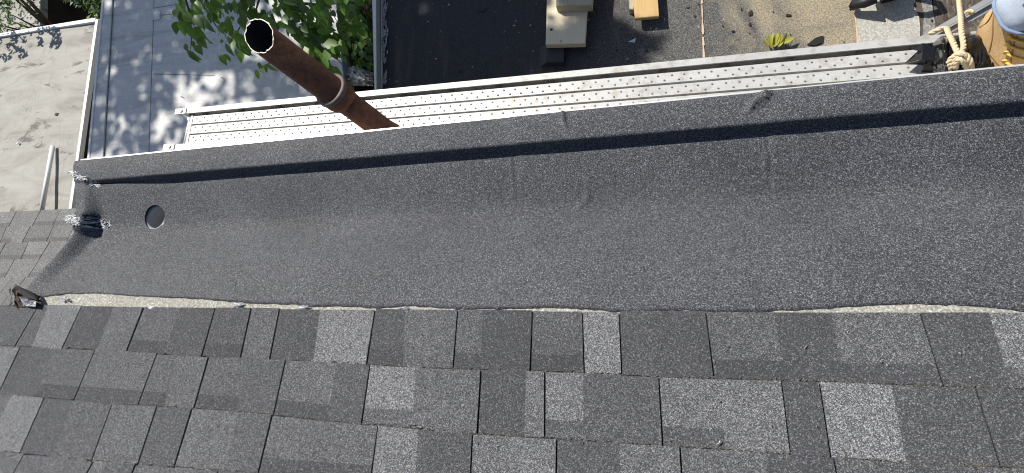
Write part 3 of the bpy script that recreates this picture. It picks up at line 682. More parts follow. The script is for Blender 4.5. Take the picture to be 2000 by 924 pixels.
for i in range(60):
    t = rr.random(); py = -40 + 205 * t
    if 118 < py < 140: continue
    c = hit((748 + abs(rr.gauss(0, 4.0)), py), BZ); l_, w_ = rr.uniform(.02, .06), rr.uniform(.004, .012); k = 7
    vs = [c + Vector((w_ * math.cos(6.28 * j / k) * rr.uniform(.6, 1.2), l_ * math.sin(6.28 * j / k) * rr.uniform(.6, 1.2), 0.003)) for j in range(k)]
    mb.add([v + Vector((.004, 0, 0.0002 * i)) for v in vs], [tuple(range(k))])
put('sealant_smear', mb, M['sealant'], flat, kind='stuff')

# boards and odds and ends on it
def plank_from(name, corners, z0, z1, mat, label, cat, ytop=None, group=None, bev=0.004):
    pts = [hit(p, z1) for p in corners]          # near-left, near-right, far-right, far-left
    if ytop: pts[2] = ext(pts[1], pts[2], ytop); pts[3] = ext(pts[0], pts[3], ytop)
    mb = MB(); c = sum(pts, Vector()) / 4
    ins = [p + (c - p).normalized() * bev for p in pts]
    vs = [Vector((p.x, p.y, z0)) for p in pts] + [Vector((p.x, p.y, z1 - bev)) for p in pts] + [Vector((p.x, p.y, z1)) for p in ins]
    fs = [(3, 2, 1, 0), (8, 9, 10, 11)] + [(i, (i + 1) % 4, 4 + (i + 1) % 4, 4 + i) for i in range(4)] + [(4 + i, 4 + (i + 1) % 4, 8 + (i + 1) % 4, 8 + i) for i in range(4)]
    mb.add(vs, fs); o = put(name, mb, mat); tag(o, label, cat, group); return o
B1 = plank_from('wood_board', [(1065.5, 87), (1142, 85), (1147, 0), (1068, 0)], BZ + 0.045, BZ + 0.085, M['wood_pale'], 'wide pale pine board with a knot lying over the black box', 'board', 3.4)
plank_from('wood_board', [(1086, 12), (1155, 10), (1156, 0), (1086, 0)], BZ + 0.088, BZ + 0.150, M['wood_old'], 'grey weathered board end lying on top of the pale pine board', 'board', 3.2)
plank_from('wood_board', [(1240, 36), (1287, 31.5), (1285, 0), (1236, 0)], BZ + 0.055, BZ + 0.080, M['wood_tan'], 'tan plywood offcut with end grain showing beside the sawdust', 'board', 2.9)
plank_from('wood_block', [(1229, 18), (1237, 18), (1237, 0), (1229, 0)], BZ + 0.001, BZ + 0.052, M['wood_old'], 'dark scrap block propping up the tan plywood offcut', 'wood block', 2.7)
for (px, py, dk_) in ((1077, 58, 1), (1096, 80, 0)):
    c = hit((px, py), BZ + 0.085); mb = MB(); k = 9
    vs = [c + Vector((.009 * math.cos(6.28 * j / k), .009 * math.sin(6.28 * j / k), .0006)) for j in range(k)]; mb.add(vs, [tuple(range(k))])
    o = put('knot', mb, M['chip_dark'] if dk_ else M['wood_old'], B1)
    o.matrix_parent_inverse = B1.matrix_basis.inverted()
bx = MB(); top = bq([(1067, 122), (1101, 121), (1101, 86), (1067, 86)], BZ + 0.04); bot = bq([(1055, 131), (1101, 128), (1101, 92), (1055, 92)], BZ + 0.001)
bx.hexa(bot, top); tag(put('vent_box', bx, M['box_dark']), 'dark blue black sheet metal box poking out below the pine board', 'metal box')
bx = MB(); c = hit((1233, 78), BZ); bx.add([hit((1226, 82), BZ + .004), hit((1240, 83), BZ + .006), hit((1242, 74), BZ + .014), hit((1233, 78.5), BZ + .010)], [(0, 1, 2), (0, 2, 3)])
tag(put('paper_scrap', bx, M['scrap']), 'small triangular pale blue scrap on the black roofing', 'scrap')
# flat dark piece added to stand in for a cast shadow
bx = MB(); q = bq([(1576, 88), (1590, 90), (1606, 84), (1608, 70), (1592, 75)], BZ); bx.prism(q, BZ + .001, BZ + .006); tag(put('painted_shadow', bx, M['deck']), 'dark leaf shaped scrap of roofing felt beside the plank rail', 'roofing scrap')
chips = [(900, 140, 9, 7, 0), (897, 137, 4, 3, 0), (940, 22, 16, 4, 0), (948, 18, 8, 3, 0), (1345, 15, 9, 6, 0), (1357, 32, 7, 6, 0), (1365, 9, 6, 5, 0), (1465, 26, 15, 16, 0), (1465, 48, 7, 11, 0), (1432, 61, 9, 5, 0), (1412, 51, 4, 4, 0), (1464, 65, 4, 3, 0), (1544, 68, 5, 2, 0), (1510, 23, 4, 4, 0), (1448, 18, 3, 9, 0), (1540, 30, 12, 10, 0),
         (1271, 55, 5, 3, 1), (1282, 56, 8, 4, 1), (1277, 62, 3, 4, 1), (1298, 38, 3, 8, 1), (1004, 50, 6, 3, 1), (1036, 49, 4, 4, 1), (851, 115, 4, 3, 1), (1240, 103, 5, 4, 0), (1262, 100, 12, 5, 0), (1205, 98, 10, 6, 0), (1660, 18, 3, 4, 0), (1820, 40, 5, 5, 0), (1715, 40, 2, 2, 0), (1648, 82, 4, 3, 0), (1210, 53, 3, 2, 1)]
for i, (px, py, w_, h_, kk_) in enumerate(chips):
    rr = random.Random(i); mb = MB(); k = 7
    base = [hit((px + w_ * .48 * math.cos(6.28 * j / k) * rr.uniform(.55, 1.15), py + h_ * .48 * math.sin(6.28 * j / k) * rr.uniform(.55, 1.15)), BZ + .001) for j in range(k)]
    c = sum(base, Vector()) / k; mb.add(base + [lerp(p, c, .35) + Vector((0, 0, .0035 * rr.uniform(.5, 1.3))) for p in base], [(j, (j + 1) % k, k + (j + 1) % k, k + j) for j in range(k)] + [tuple(range(k, 2 * k))])
    o = put('wood_chip' if kk_ else 'debris_chip', mb, M['chip_pale'] if kk_ else M['chip_dark'])
    own = {0: 'largest dark lump on the shaded black roofing above the plank', 2: 'thin dark sliver on the shaded roofing near the top edge', 4: 'dark crumb at the top edge left of the sawdust patch', 5: 'dark crumb just right of the plywood offcut', 7: 'large dark flake in the middle of the sawdust', 8: 'narrow dark flake below the large flake in the sawdust',
           9: 'rounded dark crumb in the sawdust above the wilted plant', 15: 'dark flake in the sawdust near the pale sheet', 14: 'flat dark sliver above the wilted plant', 24: 'long dark shred below the triangular blue scrap', 25: 'dark shred between pine board and blue scrap by the plank', 27: 'dark crumb on the grey strip beside the old brown roofing',
           16: 'short pinkish splinter under the plywood offcut', 17: 'long pinkish splinter right of the short one under the plywood', 19: 'upright pale shaving right of the plywood offcut'}
    if i in own: tag(o, own[i], 'wood chip' if kk_ else 'debris')
    else: tag(o, 'tiny pale speck of wood on the roll roofing' if kk_ else 'tiny dark crumb of torn roofing on the roll roofing', 'wood chip' if kk_ else 'debris', 'tiny wood specks on the flat roof' if kk_ else 'tiny dark crumbs on the flat roof')

# ---- cordless tool at the top edge of the frame
tc = hit((1695, 15), BZ)
tool = thing('nail_gun', tc, 'yellow and black power tool standing on the pale roofing sheet', 'power tool')
def tb_(name, c, d, mat, rz=0.15, rx=0):
    mb = MB(); mb.box(Vector(c) + tc, d, rz); return put(name, mb, mat, tool)
mb = MB(); mb.tube([tc + Vector((-.10, -.005, .05)), tc + Vector((-.04, -.012, .07)), tc + Vector((.0, -.01, .10))], [.022, .03, .034], 12); put('nose', mb, M['black'], tool, sm=True)
mb = MB(); mb.tube([tc + Vector((-.085, 0.02, .005)), tc + Vector((-.085, 0.02, .05))], .012, 10); put('foot', mb, M['black'], tool)
tb_('body', (.035, .03, .12), (.10, .07, .09), M['yellow']); tb_('battery', (.11, .06, .045), (.10, .08, .09), M['black'])
mb = MB(); mb.tube([tc + Vector(p) for p in ((.06, .04, .16), (.10, .05, .23), (.17, .07, .24), (.20, .08, .18), (.17, .08, .09), (.12, .06, .07))], .018, 10); put('handle', mb, M['black'], tool, sm=True)
mb = MB(); mb.tube([tc + Vector(p) for p in ((-.01, .06, .10), (.01, .10, .20), (.03, .10, .235))], .030, 12); put('motor_housing', mb, M['yellow'], tool, sm=True)

# ------------------------------------------------------------------ leaves
def leaf_mesh(name, l, w, fold, curl, mat):
    mb = MB(); st = [0.0, 0.16, 0.38, 0.62, 0.82, 1.0]; wd = [0.06, 0.72, 1.0, 0.80, 0.42, 0.0]; vs = []; fs = []
    for t, q_ in zip(st, wd):
        y = l * t; z = -curl * t * t * l
        vs += [Vector((-w * q_ / 2, y, z + fold * q_ * w)), Vector((0, y, z)), Vector((w * q_ / 2, y, z + fold * q_ * w))]
    for i in range(len(st) - 1):
        a = i * 3; fs += [(a, a + 1, a + 4, a + 3), (a + 1, a + 2, a + 5, a + 4)]
    mb.add(vs, fs); me = mb.mesh(name); me.materials.append(mat); me.polygons.foreach_set('use_smooth', [True] * len(me.polygons)); return me
LV = [leaf_mesh('leaf', 1, rw, fo, cu, M['leaf']) for rw, fo, cu in ((.50, .12, .15), (.58, .2, .3), (.44, .08, .25), (.62, .15, .1))]
LVD = [leaf_mesh('leaf', 1, rw, fo, cu, M['leaf_dark']) for rw, fo, cu in ((.55, .12, .2), (.65, .15, .1))]
def orient(direc, roll, pitch):
    d = Vector(direc).normalized(); y = d; x = y.cross(Vector((0, 0, 1))).normalized(); z = x.cross(y)
    m = Matrix((x, y, z)).transposed(); return m @ Matrix.Rotation(roll, 3, 'Y') @ Matrix.Rotation(pitch, 3, 'X')
def put_leaf(me, p, m3, l, parent):
    o = bpy.data.objects.new('leaf', me); COL.objects.link(o); o.parent = parent; o.matrix_parent_inverse = Matrix.Translation(-parent.location)
    o.matrix_basis = Matrix.Translation(Vector(p) * S) @ (m3.to_4x4()) @ Matrix.Scale(l, 4); return o

# ---- tree whose branch hangs into the frame; its crown stands between the sun and the low roofs
TB = Vector((-6.8, 8.4, -5))
tree = thing('shade_tree', TB, 'leafy green tree whose branch hangs over the white roof behind the pipe', 'tree')
mb = MB(); tk = [TB, TB + Vector((.1, -.1, 2)), TB + Vector((.3, -.5, 4)), TB + Vector((.2, -1.2, 6.4)), TB + Vector((.0, -2.2, 8.2))]
mb.tube(tk, [.30, .24, .20, .15, .05], 12); put('trunk', mb, M['bark'], tree, sm=True)
mb = MB()
limbs = [(tk[3], Vector((-5.6, 4.6, 2.9))), (tk[3], Vector((-7.4, 5.2, 4.4))), (tk[4], Vector((-5.2, 5.4, 4.6))), (tk[3], Vector((-6.6, 5.6, 3.5)))]
for a, b in limbs: mb.tube([a, lerp(a, b, .5) + Vector((0, 0, .35)), b], [.10, .06, .02], 8)
put('limb', mb, M['bark'], tree, sm=True)
# visible branches (twigs in plan: pixel, height)
twigs = [[(300, -140, .15), (350, -40, -.25), (372, 30, -.42), (374, 75, -.55), (372, 98, -.62)], [(350, -40, -.25), (400, -5, -.35), (415, 40, -.45), (430, 62, -.5)],
         [(520, -160, .2), (520, -50, -.2), (492, 10, -.45), (470, 50, -.55), (448, 95, -.6)], [(520, -50, -.2), (560, 5, -.4), (600, 50, -.5), (640, 95, -.6), (672, 130, -.68)], [(560, 5, -.4), (640, 10, -.5), (660, 45, -.55)], [(600, 50, -.5), (590, 100, -.55), (530, 120, -.6), (508, 140, -.66)], [(520, -50, -.2), (500, 20, -.45), (512, 90, -.6)]]
mb = MB()
for tw in twigs:
    pts = [hit((a, b), c) for a, b, c in tw]; mb.tube(pts, [.010 - .008 * i / (len(pts) - 1) for i in range(len(pts))], 6)
pts = [hit((300, -140), .15), Vector((-3.4, 4.6, 1.4)), tk[3]]; mb.tube(pts, [.018, .04, .08], 6); pts = [hit((520, -160), .2), Vector((-2.8, 4.8, 1.4)), tk[3]]; mb.tube(pts, [.018, .04, .08], 6)
put('twig', mb, M['bark'], tree, sm=True)
rl = random.Random(21)
leafs = []                                       # (px, py, tip dx, tip dy, length px)
fix = [(345, 42, -.3, 1, 26), (352, 40, .1, 1, 30), (366, 55, .35, 1, 30), (380, 52, .4, 1, 30), (372, 58, .5, 1, 26), (386, 72, .7, 1, 32), (383, 88, .6, 1, 28), (362, 85, .2, 1, 20), (366, 98, .5, .9, 30), (372, 100, .9, .8, 28), (376, 80, .1, 1, 14),
       (398, 35, .6, 1, 36), (405, 20, .8, 1, 32), (415, 8, 0, 1, 26), (422, 20, .05, 1, 24), (441, 8, .1, 1, 22), (436, 25, -.2, 1, 14), (447, 5, .3, 1, 22), (465, 12, .2, 1, 24), (468, 32, .3, 1, 26), (455, 40, -.6, .6, 18), (440, 44, -.8, .3, 20), (428, 46, .3, 1, 24), (440, 62, -.1, 1, 18), (448, 60, .3, 1, 16), (455, 60, .7, 1, 26), (440, 85, .4, 1, 28), (437, 80, -1, .1, 12), (460, 82, -.9, .2, 14), (468, 90, .5, 1, 24), (460, 95, .6, .9, 22), (430, 108, .6, 1, 22), (437, 106, .8, 1, 20), (426, 106, -1, .3, 8), (478, 95, .6, .7, 20),
       (500, 120, -.5, .5, 10), (505, 122, .2, 1, 14), (508, 130, .7, 1, 22), (514, 128, .6, 1, 26), (520, 125, .7, .9, 24), (500, 136, .1, 1, 18),
       (600, 110, .5, 1, 26), (612, 122, .9, .5, 28), (640, 132, 1, .4, 32), (650, 128, .3, 1, 24), (635, 130, .2, 1, 22), (670, 108, .1, 1, 16), (560, 10, -.1, 1, 22), (585, 15, .9, .1, 24), (640, 70, 1, .6, 26), (645, 88, 1, .1, 26), (545, 45, -.8, .7, 20)]
leafs += fix
def scatter(poly, n, dx, dy, l0, l1):
    xs_ = [p[0] for p in poly]; ys_ = [p[1] for p in poly]; c = 0
    while c < n:
        x, y = rl.uniform(min(xs_), max(xs_)), rl.uniform(min(ys_), max(ys_)); ins = False
        for (ax_, ay_), (bx_, by_) in zip(poly, poly[1:] + poly[:1]):
            if (ay_ > y) != (by_ > y) and x < (bx_ - ax_) * (y - ay_) / (by_ - ay_) + ax_: ins = not ins
        if ins: leafs.append((x, y, dx + rl.gauss(0, .5), dy + rl.gauss(0, .35), rl.uniform(l0, l1))); c += 1
scatter([(325, -45), (440, -45), (415, 22), (395, 45), (350, 38)], 46, .35, 1, 20, 34)
scatter([(440, -40), (560, -40), (560, 45), (530, 62), (500, 40), (462, 20)], 46, .3, 1, 16, 28)
scatter([(540, -40), (650, -40), (668, 35), (645, 70), (625, 95), (600, 95), (555, 55)], 74, .6, .7, 16, 30)
scatter([(585, 55), (640, 60), (640, 110), (605, 120)], 22, .8, .6, 16, 28)
scatter([(640, -40), (690, -40), (684, 30), (662, 40)], 16, .4, .8, 14, 24)
for (px, py, dx, dy, ln) in leafs[:296]:
    z = -.30 - .30 * smooth(-20, 130, py) + rl.uniform(-.10, .10); p = hit((px, py), z); tip = hit((px + dx * 10, py + dy * 10), z)
    d = tip - p; d.z = -rl.uniform(0.0, .5) * d.length; sc = ln * (H - z) / 1000 * 1.5
    put_leaf(rl.choice(LV if rl.random() < .72 else LVD), p, orient(d, rl.gauss(0, .45), rl.gauss(0, .2)), sc, tree)
ex = MB(); re_ = random.Random(71)
for poly, n, dx, dy in (([(325, -45), (450, -45), (425, 25), (395, 70), (352, 40)], 60, .35, 1), ([(440, -40), (560, -40), (560, 45), (520, 62), (470, 100), (430, 60)], 80, .3, 1), ([(540, -40), (690, -40), (700, 60), (660, 120), (610, 110), (555, 55)], 190, .6, .7)):
    c_ = 0
    while c_ < n:
        x, y = re_.uniform(320, 705), re_.uniform(-45, 125); ins = False
        for (ax_, ay_), (bx_, by_) in zip(poly, poly[1:] + poly[:1]):
            if (ay_ > y) != (by_ > y) and x < (bx_ - ax_) * (y - ay_) / (by_ - ay_) + ax_: ins = not ins
        if not ins or noise.noise(Vector((x * .03, y * .03, 3))) < -.12: continue
        c_ += 1; z = -.5 + re_.uniform(-.16, .12); p = hit((x, y), z); d = Vector((dx + re_.gauss(0, .6), -dy + re_.gauss(0, .5), -re_.uniform(0, .6)))
        m3 = orient(d, re_.gauss(0, .5), 0); l_ = re_.choice((.04, .055, .07, .10)) * re_.uniform(.85, 1.15); w_ = l_ * .29
        ex.add([p + m3 @ Vector(v) for v in ((0, 0, 0), (w_, l_ * .35, .1 * w_), (w_ * .75, l_ * .65, .1 * w_), (0, l_, -.1 * l_), (-w_ * .75, l_ * .65, .1 * w_), (-w_, l_ * .35, .1 * w_), (0, l_ * .5, -.02 * l_))], [(0, 1, 6), (1, 2, 6), (2, 3, 6), (3, 4, 6), (4, 5, 6), (5, 0, 6)])
put('foliage', ex, M['leaf_bright'], tree, sm=True, kind='stuff')
# crown (above the frame): dense over the white roof and the left of the black one
cr = MB()
def shade_density(px, py):
    n = noise.noise(Vector((px * .012, py * .014, 2.0))) * .5 + .5; n2 = noise.noise(Vector((px * .035, py * .04, 7.0))) * .5 + .5
    if px < 735:
        d = 1.0
        if py > 140: d = .80 if px < 300 else .50
        if py > 215 and px > 200: d *= .45
        if 340 < px < 490 and 135 < py < 235: d *= .22
        if 470 < px < 700 and py < 110: d *= .12
        if px < 235: d *= .8
        return d * (0.30 + 1.0 * n + .55 * n2)
    xb = poly_y([(-80, 1180), (0, 1188), (25, 1198), (45, 1240), (60, 1272), (78, 1305), (95, 1310), (112, 1288), (150, 1230)], py)
    xb += 60 * noise.noise(Vector((px * .02, py * .03, 9))) - 8
    if px > xb: return 0.0
    d = 1.7 * smooth(xb + 10, xb - 130, px) * (.55 + .8 * n2)
    if 812 < px < 862 and py < 75: d = .55
    if 1070 < px < 1150 and -60 < py < 85: d = .06
    if 1240 > px > 1195 and py > 95: d = .8
    return d
rc = random.Random(31)
cnt = 0
while cnt < 13000:
    px, py = rc.uniform(168, 1320), rc.uniform(-140, 305)
    if py < 60 and rc.random() < .0: continue
    if rc.random() > shade_density(px, max(py, -80)) / 1.9: continue
    if 690 < px < 735 and rc.random() < .7: continue
    g_ = hit((px, py), BZ); s_ = rc.uniform(4.2, 7.5)
    p = g_ - SUNV * s_; cnt += 1
    l_ = rc.uniform(.075, .14); m3 = Matrix.Rotation(rc.uniform(0, 6.28), 3, 'Z') @ Matrix.Rotation(rc.gauss(0, .5), 3, 'X') @ Matrix.Rotation(rc.gauss(0, .5), 3, 'Y')
    w_ = l_ * .32
    vs = [p + m3 @ Vector(v) for v in ((0, -l_ / 2, 0), (w_, -l_ * .1, .01), (w_ * .7, l_ * .25, .01), (0, l_ / 2, -.01), (-w_ * .7, l_ * .25, .01), (-w_, -l_ * .1, .01))]
    cr.add(vs, [(0, 1, 2, 3), (0, 3, 4, 5)])
for i in range(0):
    a = rc.choice(limbs); t = rc.uniform(.3, 1); p = lerp(a[0], a[1], t) + Vector((rc.gauss(0, .35), rc.gauss(.3, .4), rc.uniform(.2, .9))); l_ = .12
    if p.z < 2.0: continue
    m3 = Matrix.Rotation(rc.uniform(0, 6.28), 3, 'Z') @ Matrix.Rotation(rc.gauss(0, .6), 3, 'X')
    cr.add([p + m3 @ Vector(v) for v in ((0, -l_ / 2, 0), (l_ * .3, 0, .01), (0, l_ / 2, 0), (-l_ * .3, 0, .01))], [(0, 1, 2, 3)])
put('crown', cr, M['leaf'], tree, kind='stuff')

# ------------------------------------------------------------------ white flat roof to the left
WZ = -1.22
white = thing('flat_roof', (-4, 2.5, -5), 'low white membrane roof dappled by leaf shade left of the pipe', 'flat roof')
wl = [((205, 0), (178, 305)), ((222, 0), (204, 306)), ((302, 0), (292, 300)), ((656, 0), (672, 160))]
wl = [(ext(hit(a, WZ), hit(b, WZ), 5.0), ext(hit(a, WZ), hit(b, WZ), 0.95)) for a, b in wl]
for k in range(3):
    (a, b), (c, d) = wl[k], wl[k + 1]; z1 = WZ + (0.016 if k == 0 else (0.004 if k == 2 else 0.0)); o_ = 0.0 if k != 1 else 0.02
    q = [b + Vector((-o_, 0, 0)), d + Vector((o_, 0, 0)), c + Vector((o_, 0, 0)), a + Vector((-o_, 0, 0))]
    mb = MB(); n = 24
    for i in range(n):
        t0, t1 = i / n, (i + 1) / n
        P = [lerp(q[0], q[3], t0), lerp(q[1], q[2], t0), lerp(q[1], q[2], t1), lerp(q[0], q[3], t1)]
        jit = [Vector((.003 * noise.noise(p * 9), 0, 0)) for p in P]
        mb.hexa([Vector((p.x, p.y, z1 - .012)) + j for p, j in zip(P, jit)], [Vector((p.x, p.y, z1)) + j for p, j in zip(P, jit)])
    put('roof_sheet', mb, M['white_roof'], white)
M['seam'] = plain('seam_grime', (0.16, 0.14, 0.12), .9, 0, .5, 30)
for k in (1, 2):                                 # dirt bead along the laps
    a, b = wl[k]; mb = MB(); sh = .004
    mb.hexa([b + Vector((-.0045, 0, -.001)), b + Vector((.0015, 0, -.001)), a + Vector((.0015, 0, -.001)), a + Vector((-.0045, 0, -.001))], [b + Vector((-.0045, 0, .0045)), b + Vector((.0015, 0, .0055)), a + Vector((.0015, 0, .0055)), a + Vector((-.0045, 0, .0045))])
    put('lap_seam', mb, M['seam'], white)
for pts in ([(304, 16), (360, 7)], [(304, 31), (430, 22)], [(300, 145), (420, 148)]):
    p, q = hit(pts[0], WZ), hit(pts[1], WZ); mb = MB(); mb.hexa([p + Vector((0, -.002, .003)), q + Vector((0, -.002, .003)), q + Vector((0, .002, .003)), p + Vector((0, .002, .003))], [p + Vector((0, -.002, .0055)), q + Vector((0, -.002, .0055)), q + Vector((0, .002, .0055)), p + Vector((0, .002, .0055))]); put('lap_seam', mb, M['seam'], white)
mb = MB(); q = bq([(297, 40), (312, 40), (315, 36), (315, 24), (312, 20), (297, 20)], WZ); mb.prism(q, WZ + .004, WZ + .010); put('roof_patch', mb, M['white_roof'], white)
mb = MB(); a, b = wl[0]; mb.hexa([Vector((b.x + .012, b.y, -5)), Vector((wl[3][1].x - .01, .95, -5)), Vector((wl[3][0].x - .01, 5.0, -5)), Vector((a.x + .012, a.y, -5))], [Vector((b.x + .012, b.y, WZ - .013)), Vector((wl[3][1].x - .01, .95, WZ - .013)), Vector((wl[3][0].x - .01, 5.0, WZ - .013)), Vector((a.x + .012, a.y, WZ - .013))]); put('wall', mb, M['wall'], white)
mb = MB(); mb.hexa([b + Vector((-.012, 0, -.06)), b + Vector((.012, 0, -.06)), a + Vector((.012, 0, -.06)), a + Vector((-.012, 0, -.06))], [b + Vector((-.012, 0, .022)), b + Vector((.012, 0, .022)), a + Vector((.012, 0, .022)), a + Vector((-.012, 0, .022))]); put('edge_trim', mb, M['white_paint'], white)
for px, py, l_, lab in [(357, 191, .03, 'reddish dry leaf on the white roof near the plank end'), (435, 153, .022, 'brown dry leaf on the white roof between branch and plank'), (473, 153, .008, 'tiny dark crumb on the white roof left of the pipe'), (303, 262, .01, 'dark speck on the white roof seam left of the plank'), (205, 131, .008, 'tiny dark speck on the pale edge strip of the white roof')]:
    c = hit((px, py), WZ + .006); mb = MB(); mb.add([c + Vector((-l_, l_ * .5, 0)), c + Vector((l_ * .2, -l_ * .1, 0)), c + Vector((l_, -l_ * .6, .002)), c + Vector((0, l_ * .3, .008))], [(0, 1, 3), (1, 2, 3)])
    tag(put('fallen_leaf', mb, M['burnt']), lab, 'fallen leaf', 'dry leaves on the white roof')

# ---- ivy and plastic in the gap beside the black roof
gz = -1.36
mb = MB(); a, b = wl[3]; 
gp = [hit((684, -60), gz - .25), hit((735, -60), gz - .25), hit((735, 185), gz - .25), hit((690, 185), gz - .25)]
ivy = thing('ivy', hit((700, 80), -1.6), 'dark green broad leaved ivy filling the gap beside the black roof', 'ivy')
ri = random.Random(4)
mb = MB()
for k in range(3):
    pts = [hit((695 + 10 * k + ri.uniform(-4, 4), yy), -1.36 + ri.uniform(-.05, .05)) for yy in (-60, 0, 50, 100, 140)]; mb.tube(pts, .008, 6)
put('stem', mb, M['bark'], ivy, sm=True)
for i in range(210):
    t = ri.random(); px = ri.uniform(682, 726) if ri.random() < .8 else ri.uniform(668, 694); py = -50 + 182 * t
    if py > 110 and px < 697: continue
    if px > 708 and py < 45 and ri.random() < .8: continue
    z = -1.33 + ri.uniform(-.05, .12); p = hit((px, py), z); d = Vector((ri.gauss(.1, .7), -1 + ri.gauss(0, .4), -ri.uniform(.1, .6)))
    put_leaf(ri.choice(LV[:2] + [LV[3]] + LVD), p, orient(d, ri.gauss(0, .4), 0), ri.uniform(.055, .095), ivy)
bag = MB(); rb = random.Random(8); gn = 14
vs = []
for i in range(gn):
    for j in range(gn):
        px = lerp(672, 729, j / (gn - 1)) + rb.uniform(-1.5, 1.5); py = lerp(168, 128 + 22 * abs(j / (gn - 1) - .35), i / (gn - 1))
        z = -1.30 + .06 * math.sin(3.14 * i / (gn - 1)) * math.sin(3.14 * j / (gn - 1)) + rb.uniform(-.022, .03); p = hit((px, py), z); vs.append(p)
bag.add(vs, [(i * gn + j, i * gn + j + 1, (i + 1) * gn + j + 1, (i + 1) * gn + j) for i in range(gn - 1) for j in range(gn - 1)])
tag(put('plastic_bag', bag, M['clear']), 'crumpled whitish plastic bag stuffed in the gap below the ivy', 'plastic bag')
lg = MB(); q = [hit((640, -80), -1.39), hit((738, -80), -1.39), hit((740, 190), -1.39), hit((660, 190), -1.39)]; lg.hexa([Vector((p.x, p.y, -1.7)) for p in (q[3], q[2], q[1], q[0])], [Vector((p.x, p.y, -1.39)) for p in (q[3], q[2], q[1], q[0])])
put('gap_ground', lg, M['soil_and_shade'], kind='structure')

# ------------------------------------------------------------------ grey weathered roof further left
GZ = -1.78
grey = thing('flat_roof', (-7, 2.5, -5), 'stained pale grey flat roof with peeling brown patches at far left', 'flat roof')
gl = hit((-260, 112), GZ); gr_ = hit((193, 40), GZ); gbr = hit((155, 312), GZ); gbr2 = ext(gr_, gbr, 0.4); gbl = Vector((gl.x + 1.2, .4, 0))
nx_, ny_ = 40, 30; mb = MB(); vs = []
for i in range(ny_ + 1):
    for j in range(nx_ + 1):
        p = lerp(lerp(gbl, gbr2, j / nx_), lerp(gl, gr_, j / nx_), i / ny_); p.z = GZ + .010 * noise.noise(Vector((p.x * 1.2, p.y * 2.4, 0))) + .005 * noise.noise(p * 5)
        vs.append(p)
mb.add(vs, [(i * (nx_ + 1) + j, i * (nx_ + 1) + j + 1, (i + 1) * (nx_ + 1) + j + 1, (i + 1) * (nx_ + 1) + j) for i in range(ny_) for j in range(nx_)])
put('roof_sheet', mb, M['grey_roof'], grey, sm=True)
mb = MB(); u = (gbr2 - gr_).normalized(); mb.hexa([gbr2 + Vector((-.02, 0, -.03)), gbr2 + Vector((.010, 0, -.03)), gr_ + Vector((.010, 0, -.03)), gr_ + Vector((-.02, 0, -.03))], [gbr2 + Vector((-.02, 0, .022)), gbr2 + Vector((.012, 0, .018)), gr_ + Vector((.012, 0, .018)), gr_ + Vector((-.02, 0, .022))]); put('edge_trim', mb, M['white_paint'], grey)
mb = MB(); mb.hexa([gl + Vector((0, -.025, -.1)), gr_ + Vector((0, -.025, -.1)), gr_ + Vector((0, .02, -.1)), gl + Vector((0, .02, -.1))], [gl + Vector((0, -.025, .025)), gr_ + Vector((-.022, -.025, .0255)), gr_ + Vector((-.022, .02, .0255)), gl + Vector((0, .02, .025))]); put('edge_trim', mb, M['white_paint'], grey)
mb = MB(); mb.hexa([Vector((p.x, p.y, -5)) for p in (gbl, gbr2 + Vector((-.02, 0, 0)), gr_ + Vector((-.02, -.03, 0)), gl + Vector((0, -.03, 0)))], [Vector((p.x, p.y, GZ - .05)) for p in (gbl, gbr2 + Vector((-.02, 0, 0)), gr_ + Vector((-.02, -.03, 0)), gl + Vector((0, -.03, 0)))]); put('wall', mb, M['soil_and_shade'], grey)  # wall coloured near-black to stand in for the shade of the gap
mb = MB(); p0, p1 = hit((103, 286), GZ + .03), hit((81, 414), GZ + .10); mb.tube([p0, p1], .021, 14); tag(put('white_pipe', mb, M['white_paint'], sm=True), 'slim white plastic pipe lying on the stained grey roof', 'plastic pipe')
rr = random.Random(14); c = hit((112, 224), GZ); mb = MB(); k = 9
mb.add([c + Vector((0, 0, .016))] + [c + Vector((.034 * math.cos(6.28 * j / k) * rr.uniform(.6, 1.2), .022 * math.sin(6.28 * j / k) * rr.uniform(.6, 1.2), .010)) for j in range(k)], [(0, 1 + j, 1 + (j + 1) % k) for j in range(k)])
tag(put('debris_chip', mb, M['burnt']), 'brown flake on the middle of the stained grey roof', 'debris')
mb = MB(); c = hit((36, 280), GZ + .012); mb.box(c + Vector((0, 0, .004)), (.03, .012, .012), .4); tag(put('debris_chip', mb, M['white_paint']), 'small white crumb on the stained grey roof', 'debris')

# ---- shingled roof below at left
LZ = -1.62; LY0 = hit((60, 414.5), LZ).y; LN = Vector((0, TR, 1)).normalized()
def hitl(p): return hit(p, LZ, TR, LY0)
low = thing('lower_roof', (-5.5, 0.3, -5), 'neighbouring lower roof of light grey shingles at far left', 'shingle roof')
LR = [[(-300, 430), (0, 416), (137, 409), (300, 401)], [(-300, 452), (0, 445), (140, 440), (300, 434)], [(-300, 483), (0, 476), (140, 472), (300, 466)], [(-300, 516), (0, 508.5), (140, 505), (300, 500)], [(-300, 552), (0, 544.5), (140, 541), (300, 537)], [(-300, 586), (0, 579), (140, 576), (300, 571)], [(-300, 622), (0, 616), (140, 613), (300, 608)], [(-300, 660), (0, 655), (140, 652), (300, 648)]]
fixed = {0: [(34, 17), (82, 63), (121, 104)], 1: [(15.5, 0), (62, 43.6), (108, 90)], 2: [(13.5, -6), (58, 41), (100, 77)], 3: [(31, 8.5), (80, 54)], 4: [(27, -4), (53, 22)], 5: [(20, -12), (60, 24)], 6: [(10, -26), (50, 10)]}
